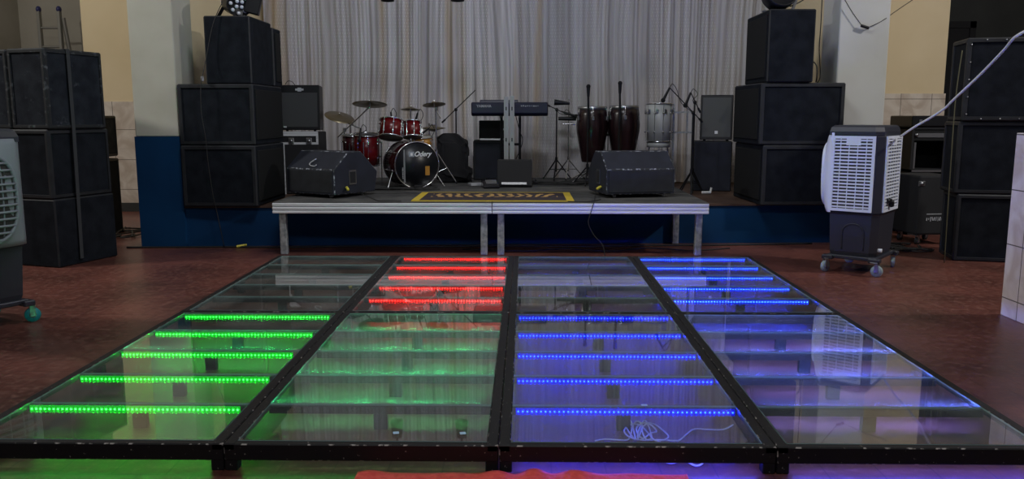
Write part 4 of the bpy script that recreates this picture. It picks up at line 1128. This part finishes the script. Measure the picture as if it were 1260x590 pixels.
for dx in (-.018, .018): M1('chrome').cyl((dx, .1, .06), (dx, .1, at(749, 137, 9.9).z - .494), .007, seg=8).build('post', 'chrome', t)
for sx in (-1, 1):
    for sy in (-1, 1): M1('chrome').cyl((sx * .02, .1, .26), (sx * .42, .1 + sy * .22, .01), .008, seg=8).build('leg', 'chrome', t)
M1('black_plastic').box((0, .02, at(749, 166, 9.85).z - .494), (.12, .10, .03), bevel=.006).build('clamp', 'black_plastic', t)
def straight_mic(label, px0, py0, y, pyb, foot):
    t = thing('microphone_stand', label, 'microphone stand', (foot.x, y, .494), 0, 'upright mic stands at the congas')
    top = at(px0, py0, y); tripod(t, Vector((top.x, y, 0)), top.z - .10, 'black_plastic', spread=.2, joint=.12, rp=.009)
    b = M1('black_plastic').cyl(top - Vector((0, 0, .12)), top - Vector((0, 0, .02)), .015, .022, seg=10).sphere(top - Vector((0, 0, .005)), .026, 10, mat='grille_dark').cyl(at(px0, pyb, y), top - Vector((0, 0, .12)), .012, seg=8)
    b.build('microphone', 'black_plastic', t, world=True)
straight_mic('upright microphone in front of the left conga', 724, 106, 9.48, 158, at(724, 200, 9.48))
straight_mic('upright microphone in front of the right conga', 763, 102, 9.48, 150, at(762, 200, 9.48))
# white timba drum
tc = at(811.5, 128, 9.9)
t = drum('timba_drum', 'tall white drum on a stand right of the congas', tc, (0, 0, 1), .152, .44, 'drum_white', 'drum_head_white', lugs=10, rb=.142)
b = M1('steel_dull')
for k in range(10):
    a = 2 * PI * k / 10; b.box((tc.x + .163 * math.cos(a), tc.y + .163 * math.sin(a), tc.z - .085), (.012, .03, .045), rot=(0, 0, a), bevel=.004)
b.build('claws', 'steel_dull', t, world=True)
tz = tc.z - .44
M1('chrome').lathe([(.10, 0), (.10, .006), (.02, .02), (.0, .02)], (tc.x, tc.y, tc.z + .004), (0, 0, 1), 20).build('jingle_plate', 'chrome', t, world=True)
t = thing('drum_stand', 'pale stand under the tall white drum', 'stand', (tc.x, tc.y, .494), 0)
b = M1('drum_white').lathe([(0, tz - .494 - .012), (.14, tz - .494 - .012), (.14, tz - .494 - .07), (0, tz - .494 - .07)], (0, 0, 0), (0, 0, 1), 24); b.build('tray', 'drum_white', t)
for k in range(3):
    a = 2 * PI * k / 3 + .4; M1('steel_dull').cyl((.12 * math.cos(a), .12 * math.sin(a), tz - .494 - .07), (.20 * math.cos(a), .20 * math.sin(a), .005), .009, seg=8).build('leg', 'steel_dull', t)
# grey frame stand
fa, fb_ = at(829, 138, 10.1), at(852, 163, 10.1)
t = thing('music_stand', 'grey metal frame stand between the white drum and the right amplifier', 'stand', ((fa.x + fb_.x) / 2, 10.1, .494), 0)
gm = 'strap_grey'
b = M1('galvanised').bx(fa.x - .01, fa.x + .01, 10.08, 10.11, .496, fa.z + .10).bx(fb_.x - .01, fb_.x + .01, 10.08, 10.11, .496, fa.z)
b.bx(fb_.x - .075, fb_.x - .06, 10.085, 10.10, fb_.z, fa.z).bx(fa.x, fb_.x, 10.08, 10.11, fa.z - .012, fa.z + .008).bx(fa.x, fb_.x, 10.08, 10.11, fb_.z - .01, fb_.z + .01).bx(fa.x - .01, fa.x + .01, 9.9, 10.3, .496, .515); b.build('frame', 'galvanised', t, world=True)
# boom mics right
pv = at(858, 145, 9.45)
boom('boom microphone reaching left above the white drum', Vector((pv.x - .06, 9.30, 0)), at(853, 139, 9.3), at(860, 146, 9.3), at(824, 108, 9.3), (-.30, 0, -.6), spread=.16)
boom('shorter boom microphone beside the right amplifier', Vector((pv.x - .05, 9.52, 0)), at(855, 126, 9.52), at(859, 133, 9.52), at(850, 114, 9.52), (-.30, 0, -.75), spread=.14)
# loose clutter on the stage
def squiggle(label, x0, x1, y0, y1, n, seed, r=.005, z=None, mat='cable_black', name='cable', group='loose cables on the stage floor'):
    rnd = random.Random(seed); pts = []
    for i in range(n):
        x = rnd.uniform(x0, x1); y = rnd.uniform(y0, y1); pts.append((x, y, (z if z is not None else floor_z(x)) + r + .004 * rnd.random() * 5))
    return cable(label, pts, r, mat, name, group)
squiggle('tangled black cables on the riser between the small monitor and the congas', .05, .85, 9.3, 9.75, 30, 3, .006)
squiggle('loose black cables on the riser in front of the bass drum', -1.9, -.9, 8.68, 8.9, 26, 4, .005)
squiggle('loose black cables on the riser beside the right amplifier cabinet', 1.3, 1.65, 9.3, 9.9, 12, 5, .005)
squiggle('black cables heaped on the floor left of the blue pillar base', -4.9, -3.95, 8.3, 9.3, 26, 6, .008, z=0.0)
squiggle('black cables on the floor behind the right air cooler', 3.25, 3.9, 7.7, 8.3, 26, 8, .008, z=0.0)
cable('black cable lying along the foot of the blue stage front', [(-3.9, 7.9, .008), (-3.4, 7.92, .008), (-2.9, 7.95, .008), (-2.3, 7.93, .008), (-1.6, 8.02, .008), (-.9, 8.0, .008), (-.2, 8.06, .008), (.5, 8.02, .008), (1.2, 8.1, .008), (2.0, 8.15, .008), (2.9, 8.25, .008)], .010)
cable('second black cable winding on the floor under the right deck', [(-.6, 7.85, .008), (0, 7.75, .008), (.4, 7.9, .008), (.8, 7.75, .008), (1.2, 7.95, .008), (1.6, 7.8, .008), (2.0, 7.95, .008)], .006)
t = tag(M1('yellow_plug').cyl((-2.83, 7.93, .014), (-2.76, 7.97, .022), .013, seg=8).cyl((-2.76, 7.97, .014), (-2.74, 7.95, .03), .010, seg=8).build('plug', 'yellow_plug'), 'small yellow plug lying by the blue stage front', 'plug')
tag(M1('cable_white').cyl((2.0, 9.30, .425), (2.10, 9.32, .425), .016, seg=8).cyl((2.10, 9.32, .42), (2.11, 9.32, .48), .012, seg=8).build('plug', 'ink_grey'), 'pale metal connector lying before the right amplifier cabinet', 'plug')

# ============================================================ LIGHT FIXTURES
t = thing('stage_light', 'black LED stage light with white lenses on top of the left stage stack', 'stage light', tuple(at(292, 18, 8.25)), 0)
zt = 1.589 + .645
o0 = Vector((-2.86, 8.30, zt))
t.location = o0; ROOT[t.name] = (o0.copy(), 0)
axl = Vector((.45, -.55, -.15)).normalized()
b = M1('black_plastic').lathe([(0, 0), (.07, 0), (.11, .05), (.12, .22), (.125, .25), (.115, .25), (.11, .235), (0, .235)], (-.06, .06, .17), axl, 24); b.build('housing', 'black_plastic', t)
b = M1('lens_white'); cf = Vector((-.06, .06, .17)) + axl * .236; a1 = axl.orthogonal().normalized(); a2 = axl.cross(a1)
for k in range(12):
    rr_ = .085 if k < 8 else .035; an = 2 * PI * k / (8 if k < 8 else 4)
    p = cf + (a1 * math.cos(an) + a2 * math.sin(an)) * rr_; b.cyl(p, p + axl * .012, .018, seg=10)
b.build('lenses', 'lens_white', t)
b = M1('black_plastic')
b.box((-.14, .0, .008), (.14, .05, .014), bevel=.003).box((-.115, .0, .10), (.03, .012, .22), rot=(0, .55, 0)).box((.06, .04, .008), (.12, .05, .014), bevel=.003)
b.build('yoke', 'black_plastic', t)
b = M1('black_plastic').box((.205, -.05, .13), (.14, .10, .19), rot=(0, .25, .2), bevel=.008); b.box((.10, -.03, .05), (.16, .02, .02), rot=(0, -.3, 0)); b.build('barn_door', 'black_plastic', t)
t = thing('stage_light', 'dark stage light with yoke on top of the right stage stack', 'stage light', (2.50, 8.30, 1.604 + .69), 0)
b = M1('black_plastic').lathe([(0, -.10), (.08, -.10), (.15, -.04), (.165, .06), (.165, .12), (.15, .12), (.145, .10), (0, .10)], (-.05, 0, .15), (.1, -.9, .3), 28); b.build('housing', 'black_plastic', t)
b = M1('steel_dull').box((.13, .0, .10), (.022, .04, .24), rot=(0, .3, 0)).box((.0, .06, .007), (.34, .05, .014)).cyl((.11, -.02, .16), (.16, -.02, .16), .014, seg=10); b.build('yoke', 'steel_dull', t)
for px_, lab in ((477, 'left one of two black can lights whose rims hang at the top edge'), (563, 'right one of two black can lights whose rims hang at the top edge')):
    p = at(px_, 1.5, 9.4)
    t = thing('can_light', lab, 'stage light', (p.x, p.y, 5.6), 0, 'hanging can lights')
    dz = p.z - 5.6
    M1('black_plastic').lathe([(.02, dz + .22), (.06, dz + .2), (.075, dz), (.065, dz), (.06, dz + .1), (0, dz + .1)], (0, 0, 0), (0, 0, 1), 24).build('can', 'black_plastic', t)
    M1('black_plastic').cyl((0, 0, dz + .20), (0, 0, 0), .014, seg=8).build('drop_pole', 'black_plastic', t)
# cables around stacks
cable('black cable hanging from the left stage light down the speaker stack', [at(274, 2, 8.05), at(262, 30, 8.03), at(253, 75, 8.0), at(249, 94, 7.92), at(247, 108, 7.9), at(248, 140, 7.9), at(253, 170, 7.9), at(256, 200, 7.9), at(262, 240, 7.92), at(267, 262, 7.95), (-2.95, 7.93, .01)], .004)
t = M1('ink_grey').box(at(249, 97, 7.93), (.022, .02, .045), bevel=.004).build('cable_connector', 'ink_grey'); tag(t, 'pale plug connector on the cable beside the left top speaker', 'connector')
cable('black cable hanging down the cream wall right of the top speaker, nearer the speaker', [at(1012, -12, 8.9), at(1010, 30, 8.9), at(1008, 60, 8.9), at(1009, 95, 8.9), (3.06, 8.9, 1.61)], .005)
cable('black cable drooping from the right top speaker onto the subwoofer', [at(1001, 76, 8.3), at(1005, 82, 8.3), at(1005, 95, 8.3), at(1004, 101, 8.35)], .006)
cable('black cable arching over the right stage light', [at(972, 8, 8.3), at(985, 2, 8.35), at(996, -6, 8.4), at(1002, -14, 8.5)], .006)
# ladder
lt = at(46, 8, 12.6)
t = thing('ladder', 'aluminium step ladder with blue caps standing behind the left floor stack', 'ladder', (at(62, 60, 12.6).x, 12.6, 0), 0)
xl, xr = at(48, 20, 12.6).x, at(73, 20, 12.6).x; zt = at(60, 9, 12.6).z
cxl = ROOT[t.name][0].x
for x_ in (xl, xr): M1('ladder_metal').box((x_ - cxl, 0, zt / 2 - .02), (.045, .07, zt - .06), bevel=.005).build('rail', 'ladder_metal', t)
M1('ladder_metal').cyl((xr - cxl + .04, .03, zt - .15), (xr - cxl + .14, .45, 0), .03, seg=8).build('rear_leg', 'ladder_metal', t)
for x_ in (xl, xr): M1('ladder_cap').sphere((x_ - cxl, 0, zt - .03), .05, 12, s=(.7, 1, 1)).build('cap', 'ladder_cap', t)['label'] = 'dark blue cap'
k = 0
for zz in [zt - .30 - .28 * i for i in range(9)]:
    if zz > .1: M1('ladder_metal').cyl((xl - cxl, 0, zz), (xr - cxl, 0, zz), .018, seg=8).build('rung', 'ladder_metal', t)
